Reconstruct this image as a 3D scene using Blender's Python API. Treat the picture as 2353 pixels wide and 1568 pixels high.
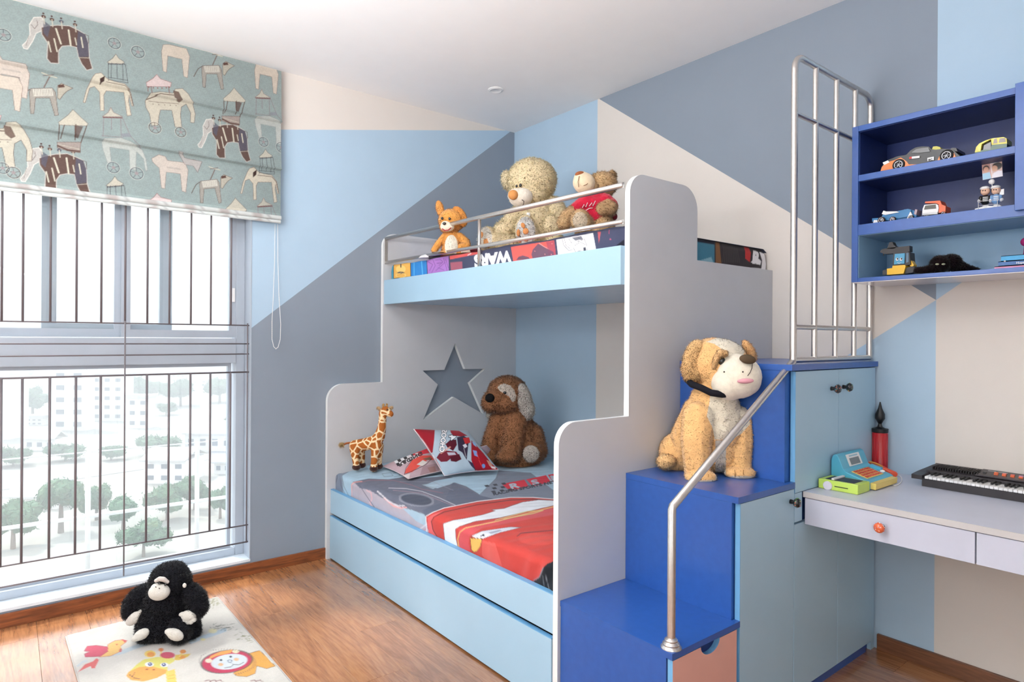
import bpy, bmesh, math, random
import numpy as np
from mathutils.geometry import tessellate_polygon
from mathutils import Vector, Matrix, Euler
random.seed(7); np.random.seed(7)
SC = bpy.context.scene
COL = SC.collection
for o in list(bpy.data.objects): bpy.data.objects.remove(o)

# ---------------- camera, world, lights, exposure ----------------
YAW = math.radians(38.4846); FPX = 1457.775; CYP = 779.638; ROLL = math.radians(.34232); CH = 1.3201
R, W, H = 2.933, 3.674, 2.85          # right wall x, window wall y, ceiling height
S_, C_ = math.sin(YAW), math.cos(YAW)
r0 = Vector((C_, -S_, 0)); u0 = Vector((0, 0, 1)); f0 = Vector((S_, C_, 0))
cr, sr = math.cos(ROLL), math.sin(ROLL)
xr = cr*r0 + sr*u0; yu = cr*u0 - sr*r0; zb = -f0
cam = bpy.data.cameras.new('camera'); camo = bpy.data.objects.new('camera', cam); COL.objects.link(camo)
camo.matrix_world = Matrix(((xr.x, yu.x, zb.x, 0), (xr.y, yu.y, zb.y, 0), (xr.z, yu.z, zb.z, CH), (0, 0, 0, 1)))
cam.sensor_fit = 'HORIZONTAL'; cam.sensor_width = 36; cam.lens = 36*FPX/2353
cam.shift_y = -(784-CYP)/2353; cam.clip_start = .05; cam.clip_end = 3000
SC.camera = camo
vs = SC.view_settings
vs.view_transform = 'Standard'; vs.look = 'None'; vs.gamma = 1; vs.use_curve_mapping = False
vs.exposure = 0.27
w = bpy.data.worlds.new('world'); SC.world = w; w.use_nodes = True
wn = w.node_tree.nodes; wl = w.node_tree.links
bg = wn['Background']
tc = wn.new('ShaderNodeTexCoord'); sx = wn.new('ShaderNodeSeparateXYZ'); rp = wn.new('ShaderNodeValToRGB')
wl.new(tc.outputs['Generated'], sx.inputs[0]); wl.new(sx.outputs['Z'], rp.inputs[0]); wl.new(rp.outputs[0], bg.inputs[0])
rp.color_ramp.elements[0].position = 0.0; rp.color_ramp.elements[0].color = (.93, .96, 1, 1)
rp.color_ramp.elements[1].position = .7; rp.color_ramp.elements[1].color = (.80, .90, 1, 1)
bg.inputs[1].default_value = 2.9

def area(name, loc, target, sx_, sy_, power, col=(1, 1, 1)):
    l = bpy.data.lights.new(name, 'AREA'); l.shape = 'RECTANGLE'; l.size = sx_; l.size_y = sy_; l.energy = power; l.color = col
    o = bpy.data.objects.new(name, l); COL.objects.link(o); o.location = loc
    o.rotation_euler = (Vector(target)-Vector(loc)).to_track_quat('-Z', 'Y').to_euler()
    return o
pt = area('window_portal', (.03, W+.18, 1.27), (.03, 0, 1.27), 2.1, 2.35, 1); pt.data.cycles.is_portal = True
# added fill lamp behind the camera, acting as an assumed second window
area('rear_fill', (-.7, -1.15, 1.45), (.9, 3, 1.3), 1.7, 1.5, 32, (.97, .985, 1))
# fill lamp added left of the frame, aimed up to brighten the ceiling
area('bounce_lamp', (-.45, 1.35, 1.9), (-.3, 1.5, 2.85), .9, .9, 92, (.97, .985, 1))
sun = bpy.data.lights.new('hazy_sun', 'SUN'); sun.energy = 5.5; sun.angle = math.radians(7); sun.color = (1, .97, .92)
suno = bpy.data.objects.new('hazy_sun', sun); COL.objects.link(suno); suno.rotation_euler = Vector((.25, -.66, -1)).to_track_quat('-Z', 'Y').to_euler()
# fill lamp added on the left towards the bunk, as if through a door
area('side_fill', (-1.5, 1.9, 1.4), (2.9, 2.7, .9), 1.6, 1.8, 26, (.97, .985, 1))

# ---------------- pixel <-> place helpers (measured from the photograph) ----------------
def ray(px, py):
    X, Y = px-1176.5, py-CYP
    X, Y = cr*X+sr*Y, -sr*X+cr*Y
    r, u = X/FPX, -Y/FPX
    return np.array([S_+r*C_, C_-r*S_, u])
def on(px, py, ax, v):
    d = ray(px, py); o = np.array([0, 0, CH]); i = 'xyz'.index(ax)
    return o+d*(v-o[i])/d[i]
def at(px, py, D):
    return np.array([0, 0, CH])+ray(px, py)*D

# ---------------- materials ----------------
def lin(c): return tuple((x/12.92 if x <= .04045 else ((x+.055)/1.055)**2.4) for x in [v/255 for v in c])
MATS = {}
def mat(name, rgb=(200, 200, 200), rough=.5, metal=0, noise=0, nscale=8, bump=0, bscale=60, attr=None, sheen=0, coat=0, spec=.5, emit=0, sub=0):
    if name in MATS: return MATS[name]
    m = bpy.data.materials.new(name); m.use_nodes = True; N = m.node_tree.nodes; L = m.node_tree.links
    b = N['Principled BSDF']; b.inputs['Roughness'].default_value = rough; b.inputs['Metallic'].default_value = metal
    b.inputs['Specular IOR Level'].default_value = spec
    col = lin(rgb)+(1,)
    b.inputs['Base Color'].default_value = col
    if sheen: b.inputs['Sheen Weight'].default_value = sheen; b.inputs['Sheen Roughness'].default_value = .5
    if coat: b.inputs['Coat Weight'].default_value = coat; b.inputs['Coat Roughness'].default_value = .1
    if emit: b.inputs['Emission Color'].default_value = col; b.inputs['Emission Strength'].default_value = emit
    t = N.new('ShaderNodeTexCoord')
    src = None
    if attr:
        a = N.new('ShaderNodeAttribute'); a.attribute_name = attr; src = a.outputs['Color']
    nz = N.new('ShaderNodeTexNoise'); nz.inputs['Scale'].default_value = nscale; nz.inputs['Detail'].default_value = 4
    L.new(t.outputs['Object'], nz.inputs['Vector'])
    amt = noise if noise else .04
    mr = N.new('ShaderNodeMapRange'); mr.inputs[1].default_value = .3; mr.inputs[2].default_value = .7
    mr.inputs[3].default_value = 1-amt; mr.inputs[4].default_value = 1+amt*.6
    L.new(nz.outputs[0], mr.inputs[0])
    mx = N.new('ShaderNodeVectorMath'); mx.operation = 'SCALE'
    if src: L.new(src, mx.inputs[0])
    else: mx.inputs[0].default_value = col[:3]
    L.new(mr.outputs[0], mx.inputs['Scale']); L.new(mx.outputs[0], b.inputs['Base Color'])
    if bump:
        n2 = N.new('ShaderNodeTexNoise'); n2.inputs['Scale'].default_value = bscale; n2.inputs['Detail'].default_value = 3
        L.new(t.outputs['Object'], n2.inputs['Vector'])
        bp = N.new('ShaderNodeBump'); bp.inputs['Strength'].default_value = bump; bp.inputs['Distance'].default_value = .004
        L.new(n2.outputs[0], bp.inputs['Height']); L.new(bp.outputs[0], b.inputs['Normal'])
    MATS[name] = m
    return m
def wood(name, c1, c2, rough, axis=1, rnd=True):
    m = bpy.data.materials.new(name); m.use_nodes = True; N = m.node_tree.nodes; L = m.node_tree.links
    b = N['Principled BSDF']; b.inputs['Roughness'].default_value = rough; b.inputs['Coat Weight'].default_value = 1 if axis == 1 and rough < .3 else 0; b.inputs['Coat Roughness'].default_value = .16; b.inputs['Coat IOR'].default_value = 1.65
    t = N.new('ShaderNodeTexCoord'); mp = N.new('ShaderNodeMapping')
    sc = [9, 9, 9]; sc[axis] = .9; mp.inputs['Scale'].default_value = sc
    oi = N.new('ShaderNodeObjectInfo'); cm = N.new('ShaderNodeCombineXYZ'); mu = N.new('ShaderNodeMath'); mu.operation = 'MULTIPLY'; mu.inputs[1].default_value = 37
    L.new(oi.outputs['Random'], mu.inputs[0]); L.new(mu.outputs[0], cm.inputs[0]); L.new(mu.outputs[0], cm.inputs[1])
    L.new(t.outputs['Object'], mp.inputs[0])
    ad = N.new('ShaderNodeVectorMath'); ad.operation = 'ADD'; L.new(mp.outputs[0], ad.inputs[0]); L.new(cm.outputs[0], ad.inputs[1])
    n1 = N.new('ShaderNodeTexNoise'); n1.inputs['Scale'].default_value = 1.2; n1.inputs['Detail'].default_value = 7; n1.inputs['Distortion'].default_value = 1.6
    L.new(ad.outputs[0], n1.inputs['Vector'])
    sn = N.new('ShaderNodeMath'); sn.operation = 'MULTIPLY'; sn.inputs[1].default_value = 26; L.new(n1.outputs[0], sn.inputs[0])
    si = N.new('ShaderNodeMath'); si.operation = 'SINE'; L.new(sn.outputs[0], si.inputs[0])
    n3 = N.new('ShaderNodeTexNoise'); n3.inputs['Scale'].default_value = 14; n3.inputs['Detail'].default_value = 5; L.new(ad.outputs[0], n3.inputs['Vector'])
    a2 = N.new('ShaderNodeMath'); a2.operation = 'MULTIPLY_ADD'; a2.inputs[1].default_value = .16; L.new(si.outputs[0], a2.inputs[0]); L.new(n3.outputs[0], a2.inputs[2])
    a3 = N.new('ShaderNodeMath'); a3.operation = 'MULTIPLY_ADD'; a3.inputs[1].default_value = .35; L.new(oi.outputs['Random'], a3.inputs[0]); L.new(a2.outputs[0], a3.inputs[2])
    rr = N.new('ShaderNodeValToRGB'); e = rr.color_ramp.elements
    e[0].position = .3; e[0].color = lin(c2)+(1,); e[1].position = .95; e[1].color = lin(c1)+(1,)
    L.new(a3.outputs[0], rr.inputs[0]); L.new(rr.outputs[0], b.inputs['Base Color'])
    MATS[name] = m
    return m

M_WBLUE = mat('wall_paint_light_blue', (172, 197, 217), .85, noise=.012, bump=.06, bscale=220)
M_WGREY = mat('wall_paint_slate_grey', (136, 147, 160), .85, noise=.012, bump=.06, bscale=220)
M_WBEI = mat('wall_paint_beige', (218, 211, 204), .85, noise=.012, bump=.06, bscale=220)
M_CEIL = mat('ceiling_paint_white', (246, 246, 246), .9, noise=.01, bump=.03, bscale=150)
M_WHITE = mat('plain_wall_white', (226, 224, 220), .9)
M_FRAME = mat('pale_grey_aluminium', (172, 182, 194), .35)
M_SILL = mat('pale_sill_stone', (222, 232, 240), .4)
M_GREYL = mat('pale_grey_laminate', (197, 199, 203), .42, noise=.02)
M_EDGE = mat('white_edge_band', (238, 240, 240), .4)
M_BLUEL = mat('light_blue_laminate', (165, 199, 221), .38, noise=.03, nscale=3)
M_BLUEE = mat('bright_blue_edge_band', (110, 170, 215), .4)
M_ROYAL = mat('royal_blue_laminate', (44, 90, 168), .32, noise=.06, nscale=40, coat=.2)
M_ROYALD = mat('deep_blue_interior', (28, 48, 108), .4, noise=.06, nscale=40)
M_PINK = mat('peach_laminate', (222, 170, 158), .4)
M_DESK = mat('pale_lilac_grey_laminate', (196, 200, 216), .35)
M_DESKE = mat('desk_edge_band_grey', (196, 194, 194), .4)
M_STEEL = mat('brushed_steel', (212, 208, 204), .33, metal=1, noise=.05, nscale=90)
M_DARK = mat('dark_gap', (40, 42, 50), .7)
M_GRILLE = mat('grille_enamel', (112, 104, 108), .4)
M_BLACK = mat('black_plastic', (22, 22, 24), .35)
M_WP = mat('white_plastic', (235, 235, 235), .35)
W_FLOOR = wood('floor_wood', (178, 122, 78), (140, 88, 52), .25)
W_BASE = wood('skirting_wood', (150, 84, 44), (96, 50, 26), .4, axis=0)
W_BASE2 = wood('skirting_wood_right', (128, 84, 58), (88, 54, 36), .4, axis=1)

# ---------------- mesh helpers ----------------
def worldroot(p):
    while p is not None and p.parent is not None: p = p.parent
    return np.array(p.location) if p is not None else np.zeros(3)
def link(name, me, m=None, parent=None, smooth=False):
    me.name = name
    if parent is not None:
        o = worldroot(parent); me.transform(Matrix.Translation(-Vector(o)))
    ob = bpy.data.objects.new(name, me); COL.objects.link(ob)
    if parent is not None: ob.parent = parent
    if m is not None:
        for x in (m if isinstance(m, (list, tuple)) else [m]): me.materials.append(x)
    if smooth: me.polygons.foreach_set('use_smooth', [True]*len(me.polygons))
    return ob
def tag(o, label=None, cat=None, group=None, kind=None):
    if label: o['label'] = label
    if cat: o['category'] = cat
    if group: o['group'] = group
    if kind: o['kind'] = kind
    return o
def thing(name, loc, label, cat, group=None):
    o = bpy.data.objects.new(name, None); o.empty_display_size = .05; COL.objects.link(o); o.location = tuple(float(v) for v in loc)
    return tag(o, label, cat, group)
class MB:
    def __init__(s): s.b = bmesh.new(); s.mi = 0
    def _m(s, faces):
        for f in faces: f.material_index = s.mi
    def box(s, x0, x1, y0, y1, z0, z1, bev=0, mtx=None, seg=2):
        r = bmesh.ops.create_cube(s.b, size=1)
        M_ = Matrix.Translation(((x0+x1)/2, (y0+y1)/2, (z0+z1)/2)) @ Matrix.Diagonal((x1-x0, y1-y0, z1-z0, 1))
        bmesh.ops.transform(s.b, matrix=M_, verts=r['verts'])
        vs_ = r['verts']
        if bev:
            es = list({e for v in vs_ for e in v.link_edges})
            q = bmesh.ops.bevel(s.b, geom=es, offset=bev, segments=seg, affect='EDGES', profile=.6)
            vs_ = list({v for f in q['faces'] for v in f.verts} | {v for v in vs_ if v.is_valid})
        if mtx is not None: bmesh.ops.transform(s.b, matrix=mtx, verts=vs_)
        s._m({f for v in vs_ for f in v.link_faces}); return s
    def cone(s, p0, p1, ra, rb=None, n=16, caps=True):
        rb = ra if rb is None else rb
        p0, p1 = Vector(p0), Vector(p1); d = p1-p0
        r = bmesh.ops.create_cone(s.b, cap_ends=caps, segments=n, radius1=ra, radius2=rb, depth=d.length)
        q = d.to_track_quat('Z', 'Y').to_matrix().to_4x4()
        bmesh.ops.transform(s.b, matrix=Matrix.Translation((p0+p1)/2) @ q, verts=r['verts'])
        s._m({f for v in r['verts'] for f in v.link_faces}); return s
    def ell(s, c, rad, rot=None, n=2, uv=None):
        if uv: r = bmesh.ops.create_uvsphere(s.b, u_segments=uv, v_segments=max(6, uv//2), radius=1)
        else: r = bmesh.ops.create_icosphere(s.b, subdivisions=n, radius=1)
        if not hasattr(rad, '__len__'): rad = (rad,)*3
        m = Matrix.Translation(Vector(tuple(float(v) for v in c))) @ (rot.to_4x4() if rot is not None else Matrix()) @ Matrix.Diagonal((*rad, 1))
        bmesh.ops.transform(s.b, matrix=m, verts=r['verts'])
        s._m({f for v in r['verts'] for f in v.link_faces}); return s
    def tube(s, pts, r, n=12, closed=False, caps=True):
        pts = [Vector(tuple(float(v) for v in p)) for p in pts]; k = len(pts)
        rs = r if hasattr(r, '__len__') else [r]*k
        rings = []; up = None
        for i, p in enumerate(pts):
            a = pts[(i-1) % k] if (closed or i > 0) else p; b = pts[(i+1) % k] if (closed or i < k-1) else p
            t = (b-a).normalized()
            if up is None:
                up = Vector((0, 0, 1)) if abs(t.z) < .9 else Vector((1, 0, 0))
            sx_ = t.cross(up).normalized(); up = sx_.cross(t).normalized()
            rings.append([s.b.verts.new(p+rs[i]*(math.cos(2*math.pi*j/n)*sx_+math.sin(2*math.pi*j/n)*up)) for j in range(n)])
        fs = []
        for i in range(k if closed else k-1):
            A, B = rings[i], rings[(i+1) % k]
            for j in range(n): fs.append(s.b.faces.new((A[j], A[(j+1) % n], B[(j+1) % n], B[j])))
        if caps and not closed:
            fs.append(s.b.faces.new(rings[0][::-1])); fs.append(s.b.faces.new(rings[-1]))
        s._m(fs); return s
    def lathe(s, prof, c, n=24, axis=(0, 0, 1)):
        q = Vector(axis).to_track_quat('Z', 'Y'); c = Vector(tuple(float(v) for v in c)); rings = []
        for r, z in prof:
            r = max(r, 1e-4)
            rings.append([s.b.verts.new(c+q @ Vector((r*math.cos(2*math.pi*j/n), r*math.sin(2*math.pi*j/n), z))) for j in range(n)])
        fs = []
        for A, B in zip(rings, rings[1:]):
            for j in range(n): fs.append(s.b.faces.new((A[j], A[(j+1) % n], B[(j+1) % n], B[j])))
        fs.append(s.b.faces.new(rings[0][::-1])); fs.append(s.b.faces.new(rings[-1]))
        s._m(fs); return s
    def prism(s, pts, off, holes=None):
        """closed polygon pts (3D list) extruded by vector off"""
        off = Vector(off); P = [Vector(tuple(float(v) for v in p)) for p in pts]
        loops = [P]+[[Vector(tuple(float(v) for v in p)) for p in h] for h in (holes or [])]
        flat = [p for lp in loops for p in lp]
        tris = tessellate_polygon(loops)
        for side in (Vector((0, 0, 0)), off):
            vv = [s.b.verts.new(p+side) for p in flat]
            for t in tris:
                if len(set(t)) == 3: s._m([s.b.faces.new([vv[k] for k in t])])
        for lp in loops:
            n = len(lp); a = [s.b.verts.new(p) for p in lp]; b = [s.b.verts.new(p+off) for p in lp]
            s._m([s.b.faces.new((a[i], b[i], b[(i+1) % n], a[(i+1) % n])) for i in range(n)])
        return s
    def me(s, weld=True):
        if weld: bmesh.ops.remove_doubles(s.b, verts=s.b.verts, dist=1e-5)
        bmesh.ops.recalc_face_normals(s.b, faces=s.b.faces)
        m = bpy.data.meshes.new('m'); s.b.to_mesh(m); s.b.free(); return m
    def build(s, name, m, parent=None, smooth=False, sharp=None, weld=True):
        ob = link(name, s.me(weld), m, parent, smooth or sharp is not None)
        if sharp is not None: ob.data.set_sharp_from_angle(angle=math.radians(sharp))
        return ob
def box(name, m, parent, *a, **k): return MB().box(*a, **k).build(name, m, parent)
def struct(o): o['kind'] = 'structure'; return o
def text_me(body, size, mtx, extrude=.0004, bold=0.0, shear=0, align='LEFT', space=1.0):
    cu = bpy.data.curves.new('t', 'FONT'); cu.body = body; cu.size = size; cu.extrude = extrude; cu.offset = bold; cu.shear = shear
    cu.align_x = align; cu.resolution_u = 3; cu.space_character = space
    o = bpy.data.objects.new('t', cu); me = bpy.data.meshes.new_from_object(o)
    bpy.data.objects.remove(o); me.transform(mtx); return me
def frame_m(o, ux, uy):
    """matrix whose local x/y run along ux/uy from origin o"""
    ux = Vector(ux); uy = Vector(uy); n = ux.cross(uy).normalized()
    return Matrix(((ux.x, uy.x, n.x, o[0]), (ux.y, uy.y, n.y, o[1]), (ux.z, uy.z, n.z, o[2]), (0, 0, 0, 1)))
def arc(cx, cy, r, a0, a1, n=10):
    return [(cx+r*math.cos(math.radians(a0+(a1-a0)*i/n)), cy+r*math.sin(math.radians(a0+(a1-a0)*i/n))) for i in range(n+1)]

# ---------------- painted (printed) surfaces: colour stored per vertex of a fine grid ----------------
class Paint:
    def __init__(s, U, V, base, soft):
        s.U = U.ravel(); s.V = V.ravel(); s.c = np.tile(np.array(lin(base)), (s.U.size, 1)); s.soft = soft
    def blend(s, idx, a, col):
        a = np.clip(a, 0, 1)[:, None]; s.c[idx] = s.c[idx]*(1-a)+np.array(lin(col))*a
    def near(s, P, pad):
        lo = P.min(0)-pad; hi = P.max(0)+pad
        return np.nonzero((s.U >= lo[0]) & (s.U <= hi[0]) & (s.V >= lo[1]) & (s.V <= hi[1]))[0]
    def sd(s, idx, P, closed):
        x = s.U[idx]; y = s.V[idx]; d = np.full(x.size, 1e9); ins = np.zeros(x.size, bool); n = len(P)
        for i in range(n if closed else n-1):
            ax, ay = P[i]; bx, by = P[(i+1) % n]; ex, ey = bx-ax, by-ay; L2 = ex*ex+ey*ey+1e-12
            t = np.clip(((x-ax)*ex+(y-ay)*ey)/L2, 0, 1)
            d = np.minimum(d, (x-ax-t*ex)**2+(y-ay-t*ey)**2)
            if closed:
                c = ((ay > y) != (by > y)) & (x < ex*(y-ay)/(ey if ey else 1e-12)+ax); ins ^= c
        return np.sqrt(d), ins
    def poly(s, P, col, a=1, outline=None, ow=.002):
        P = np.array(P, float); i = s.near(P, s.soft+ow)
        if not i.size: return s
        d, ins = s.sd(i, P, True); sd = np.where(ins, d, -d)
        s.blend(i, a*np.clip(.5+sd/s.soft, 0, 1), col)
        if outline: s.blend(i, np.clip(.5+(ow/2-d)/s.soft, 0, 1), outline)
        return s
    def line(s, P, wd, col, a=1):
        P = np.array(P, float); i = s.near(P, wd+s.soft)
        if not i.size: return s
        d, _ = s.sd(i, P, False); s.blend(i, a*np.clip(.5+(wd/2-d)/s.soft, 0, 1), col); return s
    def ell(s, c, rx, ry, col, a=1, ang=0, ring=0):
        i = s.near(np.array([c]), max(rx, ry)+s.soft)
        if not i.size: return s
        x = s.U[i]-c[0]; y = s.V[i]-c[1]; ca, sa = math.cos(ang), math.sin(ang); x, y = x*ca+y*sa, -x*sa+y*ca
        rr = np.sqrt((x/rx)**2+(y/ry)**2); d = (1-rr)*min(rx, ry)
        if ring: d = ring/2-np.abs(d)
        s.blend(i, a*np.clip(.5+d/s.soft, 0, 1), col); return s
def grid_mesh(name, X, Y, Z, colors, m, parent=None, smooth=True, attr='paint'):
    nv, nu = X.shape; me = bpy.data.meshes.new(name)
    co = np.stack([X.ravel(), Y.ravel(), Z.ravel()], 1)
    if parent is not None: co = co-worldroot(parent)
    i = np.arange(nv*nu).reshape(nv, nu)
    q = np.stack([i[:-1, :-1], i[:-1, 1:], i[1:, 1:], i[1:, :-1]], -1).reshape(-1, 4)
    me.vertices.add(len(co)); me.vertices.foreach_set('co', co.astype(np.float32).ravel())
    me.loops.add(q.size); me.loops.foreach_set('vertex_index', q.astype(np.int32).ravel())
    me.polygons.add(len(q)); me.polygons.foreach_set('loop_start', np.arange(0, q.size, 4, dtype=np.int32))
    me.polygons.foreach_set('loop_total', np.full(len(q), 4, np.int32))
    me.update(calc_edges=True)
    if colors is not None:
        a = me.color_attributes.new(attr, 'FLOAT_COLOR', 'POINT')
        a.data.foreach_set('color', np.concatenate([colors, np.ones((len(colors), 1))], 1).astype(np.float32).ravel())
    ob = bpy.data.objects.new(name, me); COL.objects.link(ob)
    if parent is not None: ob.parent = parent
    me.materials.append(m)
    if smooth: me.polygons.foreach_set('use_smooth', [True]*len(me.polygons))
    return ob
# ================= THE ROOM =================
XL, YB = -1.6, -1.3
# floor: base slab with separate planks laid along y
b = MB().box(XL-.1, R+.1, YB-.1, W+.1, -.08, -.012); floor = struct(b.build('floor', M_DARK))
pw = .19; nx = int((R-XL)/pw)+1; first = {}
for i in range(nx):
    x0 = XL+i*pw; x1 = min(x0+pw, R); off = [0, .42, .81][i % 3]
    ys = [YB]+[YB+off+.3+1.22*k for k in range(6) if YB+off+.3+1.22*k < W-.05]+[W]
    for y0, y1 in zip(ys, ys[1:]):
        if x1-x0 < .02 or y1-y0 < .02: continue
        key = (round(x1-x0, 3), round(y1-y0, 3))
        if key not in first:
            me = MB().box(0, x1-x0-.0008, 0, y1-y0-.0008, -.012, 0, bev=.0006, seg=1).me(); me.materials.append(W_FLOOR); first[key] = me
        ob = bpy.data.objects.new('plank', first[key]); COL.objects.link(ob); ob.parent = floor; ob.location = (x0, y0, 0)
struct(MB().box(XL-.1, R+.1, YB-.1, W+.3, H, H+.1).build('ceiling', M_CEIL))
# window wall, painted in three flat colours, cut out for the window
WX0, WX1, WZ0, WZ1 = -1.0, 1.064, .082, 2.45
def wp(pts): return [(x, W, z) for x, z in pts]
wb = MB()
A = on(645, 298, 'y', W); B_ = on(1140, 300, 'y', W); Cp = on(1172, 303, 'y', W); D_ = on(578, 754, 'y', W)
sl = (Cp[2]-D_[2])/(Cp[0]-D_[0]); zl = D_[2]+sl*(WX1-D_[0])      # grey/blue diagonal where it meets the window
slb = (B_[2]-A[2])/(B_[0]-A[0]); zb1 = A[2]+slb*(WX1-A[0]); xb = B_[0]+(H-B_[2])/slb; xg = D_[0]+(H-D_[2])/sl
for mi, P in ((0, [(WX1, 0), (R, 0), (R, H), (xg, H), (WX1, zl)]), (1, [(WX1, zl), (xg, H), (xb, H), (WX1, zb1)]), (2, [(WX1, zb1), (xb, H), (WX1, H)]),
              (2, [(XL, WZ1), (WX1, WZ1), (WX1, H), (XL, H)]), (0, [(XL, 0), (WX1, 0), (WX1, WZ0), (XL, WZ0)]), (0, [(XL, WZ0), (WX0, WZ0), (WX0, WZ1), (XL, WZ1)])):
    wb.mi = mi; wb.prism(wp(P), (0, .24, 0))
struct(wb.build('wall_back', [M_WGREY, M_WBLUE, M_WBEI], weld=False))
# right wall, painted panels
def rp_(px, py): p = on(px, py, 'x', R); return (p[1], p[2])
y1 = 2.828; ya, za = rp_(1381, 230); yq, zq = .94, 1.488
sd1 = (za-zq)/(ya-yq); yd = yq+(H-zq)/sd1                        # D1: beige below, dark grey above
y2, z2 = rp_(2010, 778); sd2 = (z2-zq)/(y2-yq); yd2 = yq+(0-zq)/sd2   # D2
y3, z3 = rp_(2212, 648); sd3 = (z3-zq)/(y3-yq); yd3 = yq+(H-zq)/sd3   # D3
wb = MB()
def rw(mi, P): wb.mi = mi; wb.prism([(R, y, z) for y, z in P], (.24, 0, 0))
rw(1, [(W, 0), (W, H), (y1, H), (y1, 0)])
yA = 1.9; zA = zq+sd2*(yA-yq)
rw(2, [(y1, 0), (y1, H), (yd, H), (yq, zq), (yA, zA), (yA, 0)])
rw(0, [(yd, H), (yq, H), (yq, zq)])
rw(1, [(yA, 0), (yA, zA), (yq, zq), (yq, 0)])
rw(1, [(yq, zq), (yq, H), (yd3, H)] if yd3 > YB else [(yq, zq), (yq, H), (YB, H), (YB, zq+sd3*(YB-yq))])
rw(2, [(yq, 0), (yq, zq), (yd3, H), (YB, H), (YB, 0)] if yd3 > YB else [(yq, 0), (yq, zq), (YB, zq+sd3*(YB-yq)), (YB, 0)])
struct(wb.build('wall_right', [M_WGREY, M_WBLUE, M_WBEI], weld=False))
struct(MB().box(XL-.2, R+.24, YB-.2, YB, 0, H).build('wall_front', M_WHITE))
struct(MB().box(XL-.2, XL, YB-.2, W+.24, 0, H).build('wall_left', M_WHITE))
# skirting
b = MB().box(XL, 1.496, W-.014, W, 0, .064, bev=.002)
struct(b.build('baseboard_back', W_BASE))
struct(MB().box(R-.014, R, YB, 1.15, 0, .066, bev=.002).build('baseboard_right', W_BASE2))
# sill and reveal of the window
struct(MB().box(WX0, WX1, W-.004, W+.24, .0725, .0865).build('trim_1', M_SILL))
b = MB(); b.box(WX1-.004, WX1, W-.002, W+.24, WZ0, WZ1); b.box(WX0, WX0+.004, W-.002, W+.24, WZ0, WZ1)
struct(b.build('trim_2', M_FRAME))
# ---------------- the window ----------------
YF = W+.12
win = struct(box('window_1', M_FRAME, None, WX0+.05, WX1-.05, YF-.01, YF+.09, 1.175, 1.315, bev=.004))
def wpart(n, *a, m=M_FRAME, bev=.003): return box(n, m, win, *a, bev=bev)
wpart('outer_frame', WX1-.05, WX1-.004, YF-.005, YF+.09, .0865, 2.44); wpart('outer_frame', WX0+.004, WX0+.05, YF-.005, YF+.09, .0865, 2.44)
wpart('outer_frame', WX0+.05, WX1-.05, YF-.005, YF+.09, 2.39, 2.44); wpart('outer_frame', WX0+.05, WX1-.05, YF-.005, YF+.09, .0866, .127)
def sash(x0, x1, z0, z1, y, wd, nm, handle=None):
    f = MB(); f.prism([(x0, y, z0), (x1, y, z0), (x1, y, z1), (x0, y, z1)], (0, .03, 0), holes=[[(x0+wd, y, z0+wd), (x1-wd, y, z0+wd), (x1-wd, y, z1-wd), (x0+wd, y, z1-wd)]])
    so = f.build(nm, M_FRAME, win)
    box('pane', M_GLASS, so, x0+wd, x1-wd, y+.013, y+.017, z0+wd, z1-wd)
    if handle:
        box('latch', M_WP, so, handle-.008, handle+.008, y-.006, y, 1.52, 1.60, bev=.003)
    return so
g = bpy.data.materials.new('window_glass'); g.use_nodes = True; N = g.node_tree.nodes; L = g.node_tree.links
N.remove(N['Principled BSDF']); tr = N.new('ShaderNodeBsdfTransparent'); tr.inputs[0].default_value = (.97, .985, .985, 1)
gl = N.new('ShaderNodeBsdfGlossy'); gl.inputs['Roughness'].default_value = .02; ms = N.new('ShaderNodeMixShader'); ms.inputs[0].default_value = .05
L.new(tr.outputs[0], ms.inputs[1]); L.new(gl.outputs[0], ms.inputs[2]); L.new(ms.outputs[0], N['Material Output'].inputs[0])
M_GLASS = g
sash(.456, 1.016, 1.318, 2.39, YF+.0, .04, 'sliding_sash', 1.0)
sash(-.14, .47, 1.318, 2.39, YF+.034, .042, 'sliding_sash')
sash(.128, .70, 1.326, 2.39, YF+.066, .06, 'rear_sash')
sash(-.95, -.1, 1.318, 2.39, YF+.0, .042, 'sliding_sash')
sash(-.95, .995, .125, 1.175, YF+.02, .018, 'fixed_sash')
# ---------------- steel safety grille inside the reveal ----------------
gr = thing('window_grille', (.03, W+.03, .09), 'dark thin-barred metal safety grille in front of the window', 'grille')
YG = W+.03
xs = [-.956, -.856, -.756, -.656, -.55, -.45, -.35, -.25, -.15, -.022, .054, .157, .259, .36, .461, .559, .66, .762, .86, .963]
for x in xs:
    MB().cone((x, YG, 1.388), (x, YG, 2.42), .005, n=8).build('upper_bar', M_GRILLE, gr, True)
    if abs(x-.461) > .01: MB().cone((x, YG, .27), (x, YG, 1.127), .0055, n=8).build('lower_bar', M_GRILLE, gr, True)
for z, rr in ((1.388, .0035), (1.285, .0035), (1.228, .0035), (1.127, .0045), (.27, .004), (.175, .0045)):
    MB().cone((WX0+.004, YG, z), (WX1-.004, YG, z), rr, n=8).build('cross_rod', M_GRILLE, gr, True)
MB().cone((.461, YG-.006, .12), (.461, YG-.006, 1.40), .0035, n=8).build('centre_rod', M_GRILLE, gr, True)
MB().cone((1.052, YG, .17), (1.052, YG, 1.40), .004, n=8).build('side_rod', M_GRILLE, gr, True)

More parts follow.
